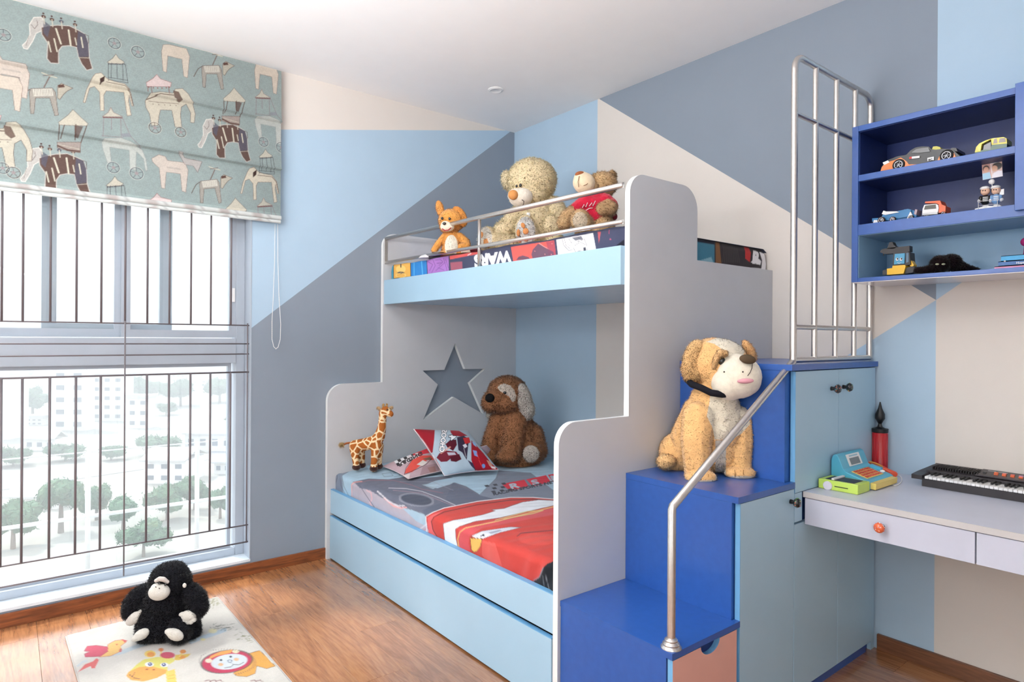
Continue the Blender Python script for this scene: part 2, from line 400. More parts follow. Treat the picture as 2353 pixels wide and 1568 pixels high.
# ================= OUTSIDE =================
M_GND = mat('dusty_ground', (160, 158, 150), .95, noise=.15, nscale=.05)
M_ROAD = mat('grey_asphalt', (150, 150, 152), .9)
M_BW = mat('white_render', (228, 228, 228), .9)
M_BC = mat('cream_render', (222, 219, 214), .9)
M_TERR = mat('pale_roof_sheet', (186, 184, 182), .8)
M_WIND = mat('distant_window_shade', (96, 104, 116), .6)
M_LEAF = mat('hazy_foliage', (84, 114, 84), .9, noise=.3, nscale=.6)
M_BARK = mat('bark', (110, 96, 82), .9)
GZ = -19.
struct(MB().box(-160, 420, 12, 900, GZ-1, GZ).build('ground', M_GND))
def gp(px, py): return on(px, py, 'z', GZ)
a0, a1 = gp(0, 1128), gp(560, 1046); c0, c1 = gp(0, 1098), gp(560, 1034)
dv = (a1-a0); struct(MB().prism([a0-dv*.6, a1+dv*1.5, c1+dv*1.5, c0-dv*.6], (0, 0, .08)).build('road', M_ROAD))
def building(name, px, py, wpx, hpx, dep, m, label, floors, cols, cat='building', rot=0, group=None, roof=None):
    p = gp(px, py); D = float(p[0]*S_+p[1]*C_); k = D/FPX; wd = wpx*k; hh = hpx*k
    t = thing(name, p, label, cat, group)
    mt = Matrix.Translation(Vector(p)) @ Matrix.Rotation(-YAW+rot, 4, 'Z')
    b = MB(); b.box(0, wd, 0, dep*k, 0, hh, mtx=mt); b.build('walls', m, t)
    rf = MB()
    if roof == 'gable':
        for P in ([(0-.3, -.6, hh), (wd+.3, -.6, hh), (wd+.3, dep*k/2, hh+.22*wd), (-.3, dep*k/2, hh+.22*wd)], [(0-.3, dep*k+.6, hh), (wd+.3, dep*k+.6, hh), (wd+.3, dep*k/2, hh+.22*wd), (-.3, dep*k/2, hh+.22*wd)]):
            rf.prism([mt @ Vector(q) for q in P], (0, 0, .25))
    else: rf.box(-.4, wd+.4, -.4, dep*k+.4, hh, hh+.7, mtx=mt)
    rf.build('roof', M_TERR, t)
    fh = hh/floors; me = None
    for f in range(floors):
        for c in range(cols):
            cx = wd*(c+.5)/cols; z0 = fh*f+fh*.35
            MB().box(cx-wd/cols*.22, cx+wd/cols*.22, -.12, .05, z0, z0+fh*.38, mtx=mt).build('window', M_WIND, t)
    return t
building('apartment_building', -150, 1010, 170, 150, 60, M_BW, 'pale apartment block at the far left edge of the window view', 6, 3)
building('apartment_building', 118, 990, 80, 140, 30, M_BW, 'tall white apartment block with rows of windows, seen between second and third grille bars', 5, 2)
building('apartment_building', 209, 968, 74, 104, 40, M_BC, 'cream apartment block left of the centre rod of the grille', 5, 3)
building('apartment_building', 292, 985, 48, 70, 30, M_BW, 'lower white building just right of the grille centre rod', 3, 2)
building('small_house', 330, 1112, 96, 52, 90, M_BW, 'white two-storey house beyond the road, right of the centre rod', 2, 3, 'house', roof='gable')
building('small_house', 56, 1036, 70, 26, 30, M_BC, 'low cream house before the road on the left', 1, 3, 'house', roof='gable')
building('small_house', 425, 1038, 110, 40, 70, M_BW, 'long low white house behind the trees on the right', 1, 4, 'house', roof='gable')
building('small_house', 492, 1090, 60, 26, 30, M_BC, 'small pale house near the right end of the road', 1, 3, 'house', roof='gable')
building('small_house', 20, 1170, 110, 26, 60, M_BC, 'pale shed roofed house at the lower left of the view', 1, 3, 'house', roof='gable')
def blob_tree(px, py, wpx, hpx, lab, kind='crown', grp='trees beyond the balcony'):
    p = gp(px, py); D = float(p[0]*S_+p[1]*C_); k = D/FPX
    t = thing('tree', p, lab, 'tree', None); wd, hh = wpx*k, hpx*k
    MB().cone(p, p+np.array([0, 0, hh*.5]), .05*hh, .03*hh, n=7).build('trunk', M_BARK, t)
    rng = np.random.RandomState(int(px*7+py)); c = MB()
    for i in range(12):
        a, q = rng.rand()*6.28, rng.rand()**.5
        c.ell(p+np.array([math.cos(a)*q*wd*.35, math.sin(a)*q*wd*.35, hh*(.45+.38*rng.rand())]), (wd*(.15+.1*rng.rand()), wd*.2, hh*(.14+.08*rng.rand())), n=3)
    for v in c.b.verts: v.co += Vector(rng.randn(3)*wd*.02)
    # leaf cards as real little leaves
    vs_ = list(c.b.verts)
    for v in rng.choice(len(vs_), 2600):
        q = vs_[v].co+Vector(rng.randn(3)*wd*.02); d = [Vector(rng.randn(3)*wd*.03) for _ in range(2)]
        c.b.faces.new([c.b.verts.new(q), c.b.verts.new(q+d[0]), c.b.verts.new(q+d[1])])
    me = c.me(False); link('crown', me, M_LEAF, t)
for a in ((30, 1262, 110, 110, 'big bushy tree low at the left behind the first grille bars'), (140, 1225, 96, 130, 'tall leafy tree between the second and third grille bars'),
          (222, 1196, 62, 80, 'narrow tree behind the left balcony post'), (284, 1224, 76, 100, 'round tree just left of the centre rod'),
          (385, 1196, 90, 90, 'broad tree right of the white two-storey house'), (448, 1172, 70, 78, 'tree behind the right balcony post'), (506, 1192, 56, 70, 'small tree by the right end of the window'),
          (30, 1072, 80, 42, 'low tree behind the road at the far left'), (150, 1060, 80, 40, 'tree clump at the foot of the tall white block'),
          (255, 1058, 60, 30, 'small bush at the foot of the cream block'), (365, 1046, 100, 44, 'dark green clump in the middle distance right of centre'),
          (75, 960, 60, 70, 'hazy bluish tree between the far apartment blocks'), (325, 930, 80, 60, 'far hazy tree line right of the low white building'), (415, 934, 84, 60, 'far hazy tree line further right'), (505, 926, 80, 60, 'far hazy tree line at the right end of the window'),
          (330, 1280, 110, 80, 'bushy tree below the balcony rail near the middle')):
    blob_tree(*a)
rng_ = np.random.RandomState(11); spots_ = []
for i in range(70):
    px_, py_ = rng_.uniform(-60, 560), rng_.uniform(872, 1010)
    p = gp(px_, py_)
    if any(np.hypot(*(p-q)[:2]) < 26 for q in spots_) or (100 < px_ < 350 and py_ > 940): continue
    spots_.append(p)
    if len(spots_) > 30: break
    if i % 2: building('distant_house', px_, py_, 30+rng_.rand()*22, 9+rng_.rand()*16, 22, M_BW if i % 4 == 1 else M_BC, 'pale distant house in the hazy city beyond the road', 2, 3, 'house', group='distant houses in the haze')
    else:
        bt = None; n0 = len(bpy.data.objects); blob_tree(px_, py_, 40+rng_.rand()*30, 22+rng_.rand()*14, 'small hazy tree among the distant houses', grp=None)
        SC.collection.objects['tree' if False else [o.name for o in bpy.data.objects if o.get('label') == 'small hazy tree among the distant houses'][-1]]['group'] = 'distant trees in the haze'
hz = bpy.data.materials.new('city_haze'); hz.use_nodes = True; hn = hz.node_tree.nodes; hl = hz.node_tree.links; hn.remove(hn['Principled BSDF'])
vsn = hn.new('ShaderNodeVolumeScatter'); vsn.inputs['Density'].default_value = .0052; vsn.inputs['Color'].default_value = (.97, .985, 1, 1); hl.new(vsn.outputs[0], hn['Material Output'].inputs['Volume'])
hzo = MB().box(-158, 418, 14, 700, GZ+.02, 60).build('city_haze', hz); hzo['kind'] = 'structure'
# balcony outside the window
M_RAILW = mat('white_painted_rail', (235, 236, 236), .4)
struct(MB().box(-1.4, 1.9, W+.25, W+1.0, -.32, -.2).build('balcony_slab', mat('balcony_concrete', (150, 148, 144), .9)))
br = thing('balcony_railing', (.2, 4.6, -.2), 'white tubular balcony railing outside the window', 'railing')
for x in (-.55, .385, .99, 1.6): MB().cone((x, 4.6, -.2), (x, 4.6, .62 if x > .3 else .62), .014, n=12).build('post', M_RAILW, br, True)
for z in (.23, .62): MB().cone((-1.4, 4.6, z), (1.9, 4.6, z), .012 if z < .5 else .004, n=12).build('rail', M_RAILW, br, True)

# ================= BUNK BED =================
NP0, NP1, HF = 1.64, 1.665, 3.642
bed = thing('bunk_bed', (2.2, 2.65, 0), 'pale grey and light blue built-in bunk bed with star cut-out headboard', 'bed')
# near end panel (stepped, rounded corners)
def rounded(seq):
    out = []
    for q in seq:
        out += q if isinstance(q, list) else [q]
    return out
near = rounded([(1.516, 0), arc(1.596, .944, .08, 180, 90), (1.883, 1.024), arc(1.965, 1.89, .082, 180, 90), arc(2.218, 1.872, .10, 90, 0), (2.318, 1.664), (2.932, 1.664), (2.932, 0)])
b = MB(); b.prism([(x, NP0, z) for x, z in near], (0, NP1-NP0, 0)); npn = b.build('end_panel', [M_GREYL, M_EDGE], bed)
for p in npn.data.polygons:
    if abs(p.normal.y) < .5: p.material_index = 1
star = [(2.399, 1.29), (2.483, 1.110), (2.654, 1.107), (2.522, 1.012), (2.641, .787), (2.390, .922), (2.149, .781), (2.262, 1.012), (2.143, 1.109), (2.312, 1.109)]
head = rounded([(1.494, 0), arc(1.594, .943, .1, 180, 90), (1.853, 1.043), arc(1.935, 1.905, .082, 180, 90), arc(2.45, 1.85, .135, 90, 0), (2.585, 1.66), (2.932, 1.66), (2.932, 0)])
b = MB(); b.prism([(x, HF, z) for x, z in head], (0, W-.004-HF, 0), holes=[[(x, HF, z) for x, z in star]]); hp = b.build('headboard', [M_GREYL, M_EDGE], bed)
for p in hp.data.polygons:
    if abs(p.normal.y) < .5: p.material_index = 1
box('lower_side_rail', M_BLUEL, bed, 1.516, 1.538, NP1, HF, .275, .413, bev=.0015)
box('rail_edge_strip', M_BLUEE, bed, 1.5165, 1.5375, NP1, HF, .413, .4165)
box('lower_slat_base', M_GREYL, bed, 1.538, 2.93, NP1, HF, .30, .36)
dr = box('trundle_drawer', M_BLUEL, bed, 1.512, 1.532, NP1+.004, HF-.003, .008, .256, bev=.0015)
box('drawer_edge_strip', M_BLUEE, dr, 1.5125, 1.5315, NP1+.004, HF-.003, .256, .2595)
box('drawer_box', M_DARK, dr, 1.534, 2.3, NP1+.03, HF-.03, .02, .23)
up = box('upper_side_board', M_BLUEL, bed, 1.86, 1.885, NP1, HF, 1.535, 1.687, bev=.0015)
for p in up.data.vertices: pass
box('upper_base', mat('glossy_light_blue_underside', (165, 200, 228), .22), bed, 1.885, 2.93, NP1, HF, 1.545, 1.60)
# guard rail
gd = thing('guard_rail', (1.872, 2.65, 1.687), 'polished steel guard rail along the upper bunk', 'rail')
MB().cone((1.872, NP1, 1.922), (1.872, HF, 1.951), .0115, n=16).build('top_rail', M_STEEL, gd, True)
MB().cone((1.872, NP1, 1.780), (1.872, HF, 1.80), .0095, n=16).build('lower_rail', M_STEEL, gd, True)
MB().cone((1.872, 2.626, 1.687), (1.872, 2.626, 1.93), .009, n=16).build('post', M_STEEL, gd, True)
box('end_plate', M_STEEL, gd, 1.862, 1.882, HF-.004, HF, 1.79, 1.96, bev=.001)

# ================= STAIR CABINETS =================
YFc, YBc = 1.16, 1.639
def knob(parent, x, y, z, n=(0, -1, 0), colr='dark', rr=.0165):
    n = Vector(n); c = Vector((x, y, z))
    st = MB().cone(c, c+n*.018, .0085, .006, n=14).build('knob_stem', M_BLACK, parent, True)
    k = MB(); k.lathe([(.002, 0), (rr*.7, .001), (rr, .008), (rr, .015), (rr*.75, .021), (.002, .023)], c+n*.014, 20, axis=n)
    ko = k.build('knob', mat('enamelled_black_knob', (26, 34, 40), .2, coat=.6) if colr == 'dark' else mat('enamelled_orange_knob', (226, 104, 60), .25, coat=.6), parent, True)
    rng = random.Random(int(x*977+z*131)); q = n.to_track_quat('Z', 'Y')
    pal = [(214, 96, 80), (70, 160, 170), (120, 170, 90), (230, 150, 120)] if colr == 'dark' else [(250, 200, 170), (210, 60, 40), (240, 230, 225), (150, 130, 170)]
    for ci, cc in enumerate(pal):
        d = MB()
        for j in range(5):
            a = rng.random()*6.28; e = rng.random()*.7
            p = c+n*.014+q @ Vector((rr*.72*e*math.cos(a), rr*.72*e*math.sin(a), .0215))
            d.ell(p, (.0026, .0026, .0008), q.to_matrix(), n=1)
            p = c+n*.014+q @ Vector((rr*.985*math.cos(a), rr*.985*math.sin(a), .0115)); d.ell(p, .0022, n=1)
        d.build('painted_petal', mat('petal_%s' % '_'.join(map(str, cc)), cc, .3), ko)
    return ko
# first step
s1 = thing('step_cabinet', (1.70, 1.4, 0), 'lowest royal blue step cabinet with a peach door', 'cabinet', 'blue stair cabinets beside the bunk bed')
box('carcass', M_ROYAL, s1, 1.529, 1.866, YFc+.022, YBc, 0, .38, bev=.001)
MB().prism([(1.527, YFc-.002, .3805), (1.882, YFc-.002, .3805), (1.882, YFc+.019, .3805), (1.8672, YFc+.019, .3805), (1.8672, YBc, .3805), (1.527, YBc, .3805)], (0, 0, .0195)).build('tread', M_ROYAL, s1)
cut = [(1.884-.0-.12+.05*math.cos(a), .377-.034*math.sin(a)) for a in np.linspace(0, math.pi, 12)]
pd = [(1.532, .03), (1.532, .377)]+[(1.72+.05*math.cos(math.pi-a), .377-.034*math.sin(a)) for a in np.linspace(0, math.pi, 14)]+[(1.866, .377), (1.866, .03)]
dd = MB().prism([(x, YFc, z) for x, z in pd], (0, .018, 0)).build('door', [M_PINK, M_BLUEE], s1)
for p in dd.data.polygons:
    if abs(p.normal.y) < .5: p.material_index = 1
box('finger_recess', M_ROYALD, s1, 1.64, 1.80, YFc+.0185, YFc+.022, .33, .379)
# second step
s2 = thing('step_cabinet', (2.04, 1.4, 0), 'middle step cabinet with royal blue riser and one light blue door', 'cabinet', 'blue stair cabinets beside the bunk bed')
box('carcass', M_ROYAL, s2, 1.868, 2.201, YFc+.022, YBc, 0, .785, bev=.001)
MB().prism([(1.868, YFc-.002, .7855), (2.2345, YFc-.002, .7855), (2.2345, YFc+.019, .7855), (2.2022, YFc+.019, .7855), (2.2022, YBc, .7855), (1.868, YBc, .7855)], (0, 0, .0215)).build('tread', M_ROYAL, s2)
d2 = box('door', M_BLUEL, s2, 1.884, 2.232, YFc, YFc+.018, .03, .783, bev=.0015)
box('door_edge_strip', M_BLUEE, d2, 1.882, 1.884, YFc, YFc+.018, .03, .783)
knob(d2, 2.205, YFc, .742)
# tall cabinet / landing
s3 = thing('landing_cabinet', (2.56, 1.4, 0), 'tall light blue cabinet with royal blue landing top under the ladder rail', 'cabinet', 'blue stair cabinets beside the bunk bed')
box('carcass', M_ROYAL, s3, 2.203, 2.925, YFc+.022, YBc, .0, 1.212, bev=.001)
box('landing_top', M_ROYAL, s3, 2.200, 2.928, YFc-.006, YBc, 1.212, 1.234, bev=.0012)
def dpanel(n, x0, x1, z0, z1): return box(n, M_BLUEL, s3, x0, x1, YFc, YFc+.018, z0, z1, bev=.0015)
da = dpanel('upper_door', 2.2375, 2.575, .7665, 1.208); db = dpanel('upper_door', 2.578, 2.915, .768, 1.208)
box('door_edge_strip', M_BLUEE, da, 2.236, 2.2375, YFc, YFc+.018, .7665, 1.208)
knob(da, 2.512, YFc, 1.135); knob(db, 2.612, YFc, 1.137)
dpanel('filler_panel', 2.236, 2.29, .660, .765); dpanel('lower_door', 2.236, 2.575, .04, .652); dpanel('lower_door', 2.578, 2.915, .04, .652)
box('plinth', M_ROYAL, s3, 2.236, 2.86, YFc+.01, YFc+.0218, 0, .038)
box('corner_leg', M_BLUEL, s3, 2.895, 2.925, YFc+.004, YFc+.02, 0, .038)

# ---------------- handrail and ladder guard ----------------
hr = thing('stair_handrail', (1.57, 1.185, .40), 'brushed steel handrail rising from the lowest blue step to the landing', 'handrail')
YR = 1.186
def P3(px, py, y=YR): return on(px, py, 'y', y)
bx = P3(1544, 1168); tx = P3(1822, 834); TL = P3(1825, 160); TT = P3(1842, 127); TR = P3(1990, 217); TE = P3(2001, 250)
xR = 2.917
MB().lathe([(.0, 0), (.031, 0), (.031, .003), (.025, .009), (.026, .013), (.019, .02), (.020, .024), (.014, .031), (.0, .032)], (bx[0], YR, .40), 28).build('base_flange', M_STEEL, hr, sharp=50)
MB().tube([(bx[0], YR, .405), (bx[0], YR, bx[2]-.004), (bx[0]+.003, YR, bx[2]+.004), (tx[0], YR, tx[2]+.004)], .0125, 18).build('rail_tube', M_STEEL, hr, sharp=40)
lg = thing('ladder_guard', (2.6, YR, 1.234), 'tall brushed steel ladder guard of upright tubes standing on the landing', 'railing')
zt, x0, rc = TT[2]-.012, tx[0]+.001, .055
path = [(x0, YR, 1.245), (x0, YR, zt-rc)]+[(x0+rc-rc*math.cos(a), YR, zt-rc+rc*math.sin(a)) for a in np.linspace(.2, math.pi/2, 7)]
path += [(xR-rc+rc*math.sin(a), YR, zt-rc+rc*math.cos(a)) for a in np.linspace(0, math.pi/2, 8)]+[(xR, YR, 1.247)]
MB().tube(path, .012, 18).build('outer_frame', M_STEEL, lg, sharp=40)
for px in (1872, 1920, 1963):
    x = P3(px, 600)[0]
    MB().cone((x, YR, 1.247), (x, YR, zt), .0105, n=16).build('upright', M_STEEL, lg, sharp=40)
for z in (2.160, 1.372, 1.249): MB().cone((x0, YR, z), (xR, YR, z), .0095 if z > 1.3 else .011, n=16).build('cross_tube', M_STEEL, lg, sharp=40)

# ================= DESK =================
DX, DT = 2.295, .766
dk = thing('wall_desk', (2.6, .2, 0), 'pale grey wall-hung desk with drawers below its top', 'desk')
box('desk_top', M_DESK, dk, DX+.002, R-.001, YB+.01, YFc-.001, DT-.02, DT, bev=.0008)
box('front_edge', M_DESKE, dk, DX-.0015, DX+.002, YB+.01, YFc-.001, DT-.0205, DT-.0003)
box('drawer_case', M_GREYL, dk, DX+.022, R-.02, YB+.05, YFc-.004, .652, DT-.0205)
yd_ = [YFc-.006, .626, .08, -.46, -1.0]
for i in range(4):
    d = box('drawer', M_DESK, dk, DX+.003, DX+.021, yd_[i+1]+.004, yd_[i]-.0, .646, DT-.0235, bev=.0012)
    knob(d, DX+.003, (yd_[i]+yd_[i+1])/2-.0, .699, (-1, 0, 0), 'orange')
# the end of the desk against the cabinet filler panel
# ================= WALL SHELF =================
SX, SY1, SB = 2.65, 1.147, 2.932
sh = thing('wall_shelf', (2.8, .7, 1.554), 'royal blue open wall shelf with toys on three levels', 'shelf')
SE = -.55
M_SHI = mat('light_blue_shelf_lining', (130, 170, 200), .4); M_SHU = mat('glossy_white_underside', (225, 220, 224), .12)
def sp(n, m, *a, bev=.0012): return box(n, m, sh, *a, bev=bev)
sp('side_board', M_ROYAL, SX, SB, 1.123, SY1, 1.556, 2.178)
sp('top_board', M_ROYAL, SX, SB, SE, 1.123, 2.156, 2.178)
sp('shelf_board', M_ROYAL, SX+.002, SB, .61, 1.123, 1.957, 1.982)
sp('shelf_board', M_ROYAL, SX+.001, SB, SE, 1.123, 1.742, 1.784)
sp('bottom_board', M_ROYAL, SX+.001, SB, SE, 1.123, 1.556, 1.572)
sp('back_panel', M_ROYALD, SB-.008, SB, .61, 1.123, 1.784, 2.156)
sp('lining', M_SHI, SB-.008, SB, SE, 1.121, 1.572, 1.742, bev=0); sp('lining', M_SHI, SX+.006, SB-.008, 1.121, 1.1229, 1.572, 1.742, bev=0)
sp('lining', M_SHI, SX+.006, SB-.008, SE, 1.121, 1.7405, 1.742, bev=0); sp('underside', M_SHU, SX+.004, SB, SE, 1.145, 1.5535, 1.556, bev=0)
sp('sliding_shutter', M_ROYAL, SX-.02, SX-.003, SE, .616, 1.760, 2.184); sp('partition', M_ROYAL, SX+.003, SB, .59, .61, 1.784, 2.156)
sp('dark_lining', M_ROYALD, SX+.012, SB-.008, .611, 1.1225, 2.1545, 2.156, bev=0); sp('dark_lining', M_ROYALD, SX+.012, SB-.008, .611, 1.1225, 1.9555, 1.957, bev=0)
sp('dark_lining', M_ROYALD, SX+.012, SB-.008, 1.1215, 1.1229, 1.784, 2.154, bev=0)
# ceiling downlight
dl = on(1139, 206, 'z', H)
d = thing('ceiling_downlight', (dl[0], dl[1], H), 'small round recessed ceiling downlight, switched off', 'lamp')
MB().lathe([(.030, -.0005), (.047, -.0005), (.047, -.004), (.034, -.009), (.030, -.006)], (dl[0], dl[1], H), 32).build('trim_ring', M_WP, d, sharp=40)
MB().lathe([(.0, -.001), (.0305, -.001), (.0305, -.002), (0, -.002)], (dl[0], dl[1], H), 24).build('lens', mat('unlit_lens', (96, 98, 104), .2), d)
# ================= SOFT TOYS =================
CAMB = Matrix(((r0.x, f0.x, 0), (r0.y, f0.y, 0), (r0.z, f0.z, 1)))     # columns: right, away, up
def proj_np(P):
    x, y, z = P[:, 0], P[:, 1], P[:, 2]
    d = x*S_+y*C_; r = x*C_-y*S_; u = z-CH; X = FPX*r/d; Y = -FPX*u/d
    return 1176.5+cr*X-sr*Y, CYP+sr*X+cr*Y, d
class Toy:
    def __init__(s, name, px, py, label, cat, z=None, D=None, zsup=None, group=None):
        if D is None: p = on(px, py, 'z', z); D = float(p[0]*S_+p[1]*C_)
        s.D = D; s.k = D/FPX; p = at(px, py, D)
        s.zs = z if zsup is None else zsup
        s.root = thing(name, (p[0], p[1], s.zs), label, cat, group)
    def P(s, px, py, d=0): return at(px, py, s.D+d*s.k)
    def mb(s): s.b = MB(); return s
    def e(s, px, py, d, rx, ry=None, rd=None, ang=0, n=3, tilt=0, yaw=0):
        ry = rx if ry is None else ry; rd = min(rx, ry) if rd is None else rd
        rot = CAMB @ Matrix.Rotation(math.radians(yaw), 3, 'Z') @ Matrix.Rotation(math.radians(-ang), 3, 'Y') @ Matrix.Rotation(math.radians(tilt), 3, 'X')
        s.b.ell(s.P(px, py, d), (rx*s.k, rd*s.k, ry*s.k), rot, n); return s
    def ch(s, pts, step=.35):
        for (a, b) in zip(pts, pts[1:]):
            a, b = np.array(a, float), np.array(b, float); n = max(2, int(np.linalg.norm(b[:3]-a[:3])/(step*min(a[3], b[3])))+1)
            for t in np.linspace(0, 1, n):
                q = a+(b-a)*t; s.b.ell(s.P(q[0], q[1], q[2]), q[3]*s.k, n=2)
        return s
    def raw(s, name, m, parent=None): return s.b.build(name, m, parent or s.root, True)
    def skin(s, name, m, vox=1.6, smooth=4, colorfn=None, fur=0, flen=5, fw=1.0, base=(200, 200, 200), var=.1, parent=None, droop=.5, lump=0):
        me = s.b.me(False); ob = bpy.data.objects.new('t', me); COL.objects.link(ob)
        r = ob.modifiers.new('r', 'REMESH'); r.mode = 'VOXEL'; r.voxel_size = vox*s.k
        q = ob.modifiers.new('s', 'SMOOTH'); q.factor = .5; q.iterations = smooth
        dg = bpy.context.evaluated_depsgraph_get(); m2 = bpy.data.meshes.new_from_object(ob.evaluated_get(dg))
        bpy.data.objects.remove(ob)
        n = len(m2.vertices); co = np.empty(n*3); m2.vertices.foreach_get('co', co); co = co.reshape(-1, 3)
        nr = np.empty(n*3); m2.vertices.foreach_get('normal', nr); nr = nr.reshape(-1, 3)
        if lump:
            ph = co/s.k/9.; co = co+nr*(np.sin(ph[:, 0]*5.1+2*np.sin(ph[:, 2]*3))*np.sin(ph[:, 1]*4.3+1.3*np.sin(ph[:, 0]*4))*np.sin(ph[:, 2]*4.7))[:, None]*lump*s.k
        if s.zs is not None: co[:, 2] = np.maximum(co[:, 2], s.zs+.0005)
        m2.calc_loop_triangles(); T = np.empty(len(m2.loop_triangles)*3, np.int32); m2.loop_triangles.foreach_get('vertices', T); T = T.reshape(-1, 3)
        bpy.data.meshes.remove(m2)
        def cols(P):
            c = np.tile(np.array(lin(base)), (len(P), 1))
            if colorfn:
                px, py, d = proj_np(P); colorfn(c, px, py, (d-s.D)/s.k)
            return c
        cc = cols(co)
        V, F, Cc = [co], [T], [cc]; NB = [nr]
        if fur:
            rng = np.random.RandomState(len(co) % 9973)
            a, b, c = co[T[:, 0]], co[T[:, 1]], co[T[:, 2]]; cr_ = np.cross(b-a, c-a); ar = np.linalg.norm(cr_, axis=1)
            up = np.maximum(cr_[:, 2]/np.maximum(ar, 1e-12), -1)
            fi = rng.choice(len(T), fur, p=ar/ar.sum()); u, v = rng.rand(fur), rng.rand(fur); fl = u+v > 1; u[fl] = 1-u[fl]; v[fl] = 1-v[fl]
            p = a[fi]+(b-a)[fi]*u[:, None]+(c-a)[fi]*v[:, None]; nn = cr_[fi]/np.maximum(ar[fi], 1e-12)[:, None]
            rd = rng.randn(fur, 3); tg = np.cross(nn, rd); tg /= np.linalg.norm(tg, axis=1)[:, None]+1e-9
            L_ = flen*s.k*(.6+.8*rng.rand(fur))[:, None]
            tip = p+nn*L_+rng.randn(fur, 3)*L_*.45+np.array([0, 0, -1])*L_*droop
            if s.zs is not None: tip[:, 2] = np.maximum(tip[:, 2], s.zs+.0008)
            p0 = p-nn*L_*.1
            bl = np.stack([p0-tg*fw*s.k*.5, p0+tg*fw*s.k*.5, tip], 1).reshape(-1, 3)
            bc = cols(p)*(1-var+2*var*rng.rand(fur, 1)); bc = np.repeat(bc, 3, 0); bc[2::3] = np.minimum(bc[2::3]*1.12, 1)
            V.append(bl); F.append(np.arange(fur*3).reshape(-1, 3)+len(co)); Cc.append(bc); NB.append(np.repeat(nn, 3, 0))
        V = np.concatenate(V)-worldroot(s.root); F = np.concatenate(F); Cc = np.concatenate(Cc); NB = np.concatenate(NB)
        me = bpy.data.meshes.new(name); me.vertices.add(len(V)); me.vertices.foreach_set('co', V.astype(np.float32).ravel())
        me.loops.add(F.size); me.loops.foreach_set('vertex_index', F.astype(np.int32).ravel())
        me.polygons.add(len(F)); me.polygons.foreach_set('loop_start', np.arange(0, F.size, 3, dtype=np.int32)); me.polygons.foreach_set('loop_total', np.full(len(F), 3, np.int32))
        me.update(calc_edges=True); me.polygons.foreach_set('use_smooth', [True]*len(F))
        at_ = me.color_attributes.new('paint', 'FLOAT_COLOR', 'POINT'); at_.data.foreach_set('color', np.concatenate([Cc, np.ones((len(Cc), 1))], 1).astype(np.float32).ravel())
        if fur: me.normals_split_custom_set_from_vertices([tuple(x) for x in NB])   # blades share the skin's shading
        ob = bpy.data.objects.new(name, me); COL.objects.link(ob); ob.parent = parent or s.root; me.materials.append(m)
        return ob
M_FUR = mat('plush_fur', rough=.95, attr='paint', noise=.10, nscale=30, sheen=.25, spec=.15)
M_PLUSH = mat('short_plush', rough=.95, attr='paint', noise=.08, nscale=60, sheen=.3, spec=.15, bump=.5, bscale=420)
for _m, _t in ((M_FUR, .38),):
    N = _m.node_tree.nodes; L = _m.node_tree.links; _b = N['Principled BSDF']; _tl = N.new('ShaderNodeBsdfTranslucent'); _mx = N.new('ShaderNodeMixShader'); _mx.inputs[0].default_value = _t
    L.new(_b.inputs['Base Color'].links[0].from_socket, _tl.inputs[0]); L.new(_b.outputs[0], _mx.inputs[1]); L.new(_tl.outputs[0], _mx.inputs[2]); L.new(_mx.outputs[0], N['Material Output'].inputs[0])
def inpoly(px, py, poly):
    ins = np.zeros(px.size, bool); n = len(poly)
    for i in range(n):
        ax, ay = poly[i]; bx, by = poly[(i+1) % n]
        ins ^= ((ay > py) != (by > py)) & (px < (bx-ax)*(py-ay)/((by-ay) or 1e-9)+ax)
    return ins
def flat(name, rgb, **k): return mat(name, rgb, **{**dict(rough=.85, spec=.2), **k})
M_EYE = mat('glass_eye', (12, 10, 10), .08, coat=1)
M_CREAMP = flat('cream_plush', (236, 226, 206), sheen=.3, bump=.4, bscale=400)
MZ = .534

# ---- golden puppy on the second step ----
t = Toy('toy_dog', 1622, 1088, 'big golden plush puppy with cream muzzle sitting on the second blue step', 'toy', z=.807)
t.mb()
t.ch([(1648, 888, 0, 44), (1640, 930, 4, 58), (1644, 980, 8, 68), (1640, 1022, 16, 66)])
t.ch([(1610, 950, 12, 44), (1590, 1010, 34, 52), (1575, 1040, 46, 46)])
t.e(1558, 1040, 50, 45, 48, 40); t.ch([(1545, 1050, 46, 30), (1532, 1062, 38, 21)]); t.e(1600, 1060, 45, 55, 34, 40)
t.ch([(1606, 960, -28, 38), (1600, 1010, -40, 35), (1601, 1060, -46, 31), (1603, 1092, -50, 29)]); t.e(1610, 1097, -66, 35, 17, 26)
t.ch([(1694, 965, -8, 34), (1699, 1010, -14, 32), (1698, 1055, -16, 29), (1697, 1080, -18, 29)]); t.e(1700, 1087, -36, 35, 16, 25)
t.e(1653, 838, 2, 66, 60, 56); t.e(1640, 800, 6, 44, 24, 40); t.e(1668, 870, -10, 56, 42, 48)
chest = [(1634, 900), (1713, 905), (1718, 944), (1724, 975), (1700, 1000), (1675, 1012), (1642, 1010), (1637, 982), (1624, 957), (1630, 925)]
brow = [(1622, 786), (1650, 776), (1705, 776), (1712, 800), (1705, 830), (1660, 870), (1664, 835), (1668, 812), (1655, 800), (1640, 790)]
def gd_col(c, px, py, d):
    c[:] = np.array(lin((242, 192, 130)))
    c[(inpoly(px, py, chest)) & (d < 5)] = lin((232, 222, 200))
    c[inpoly(px, py, brow) & (d < 12)] = lin((236, 226, 206))
    c[(px > 1644) & (px < 1668) & (py > 1012)] = lin((205, 196, 182))
    c[((py > 1104) & (px < 1650)) | ((py > 1095) & (px > 1665) & (d < -20)) | (((px-1530)**2/150.+(py-1076)**2/60.) < 1)] = lin((226, 214, 196))
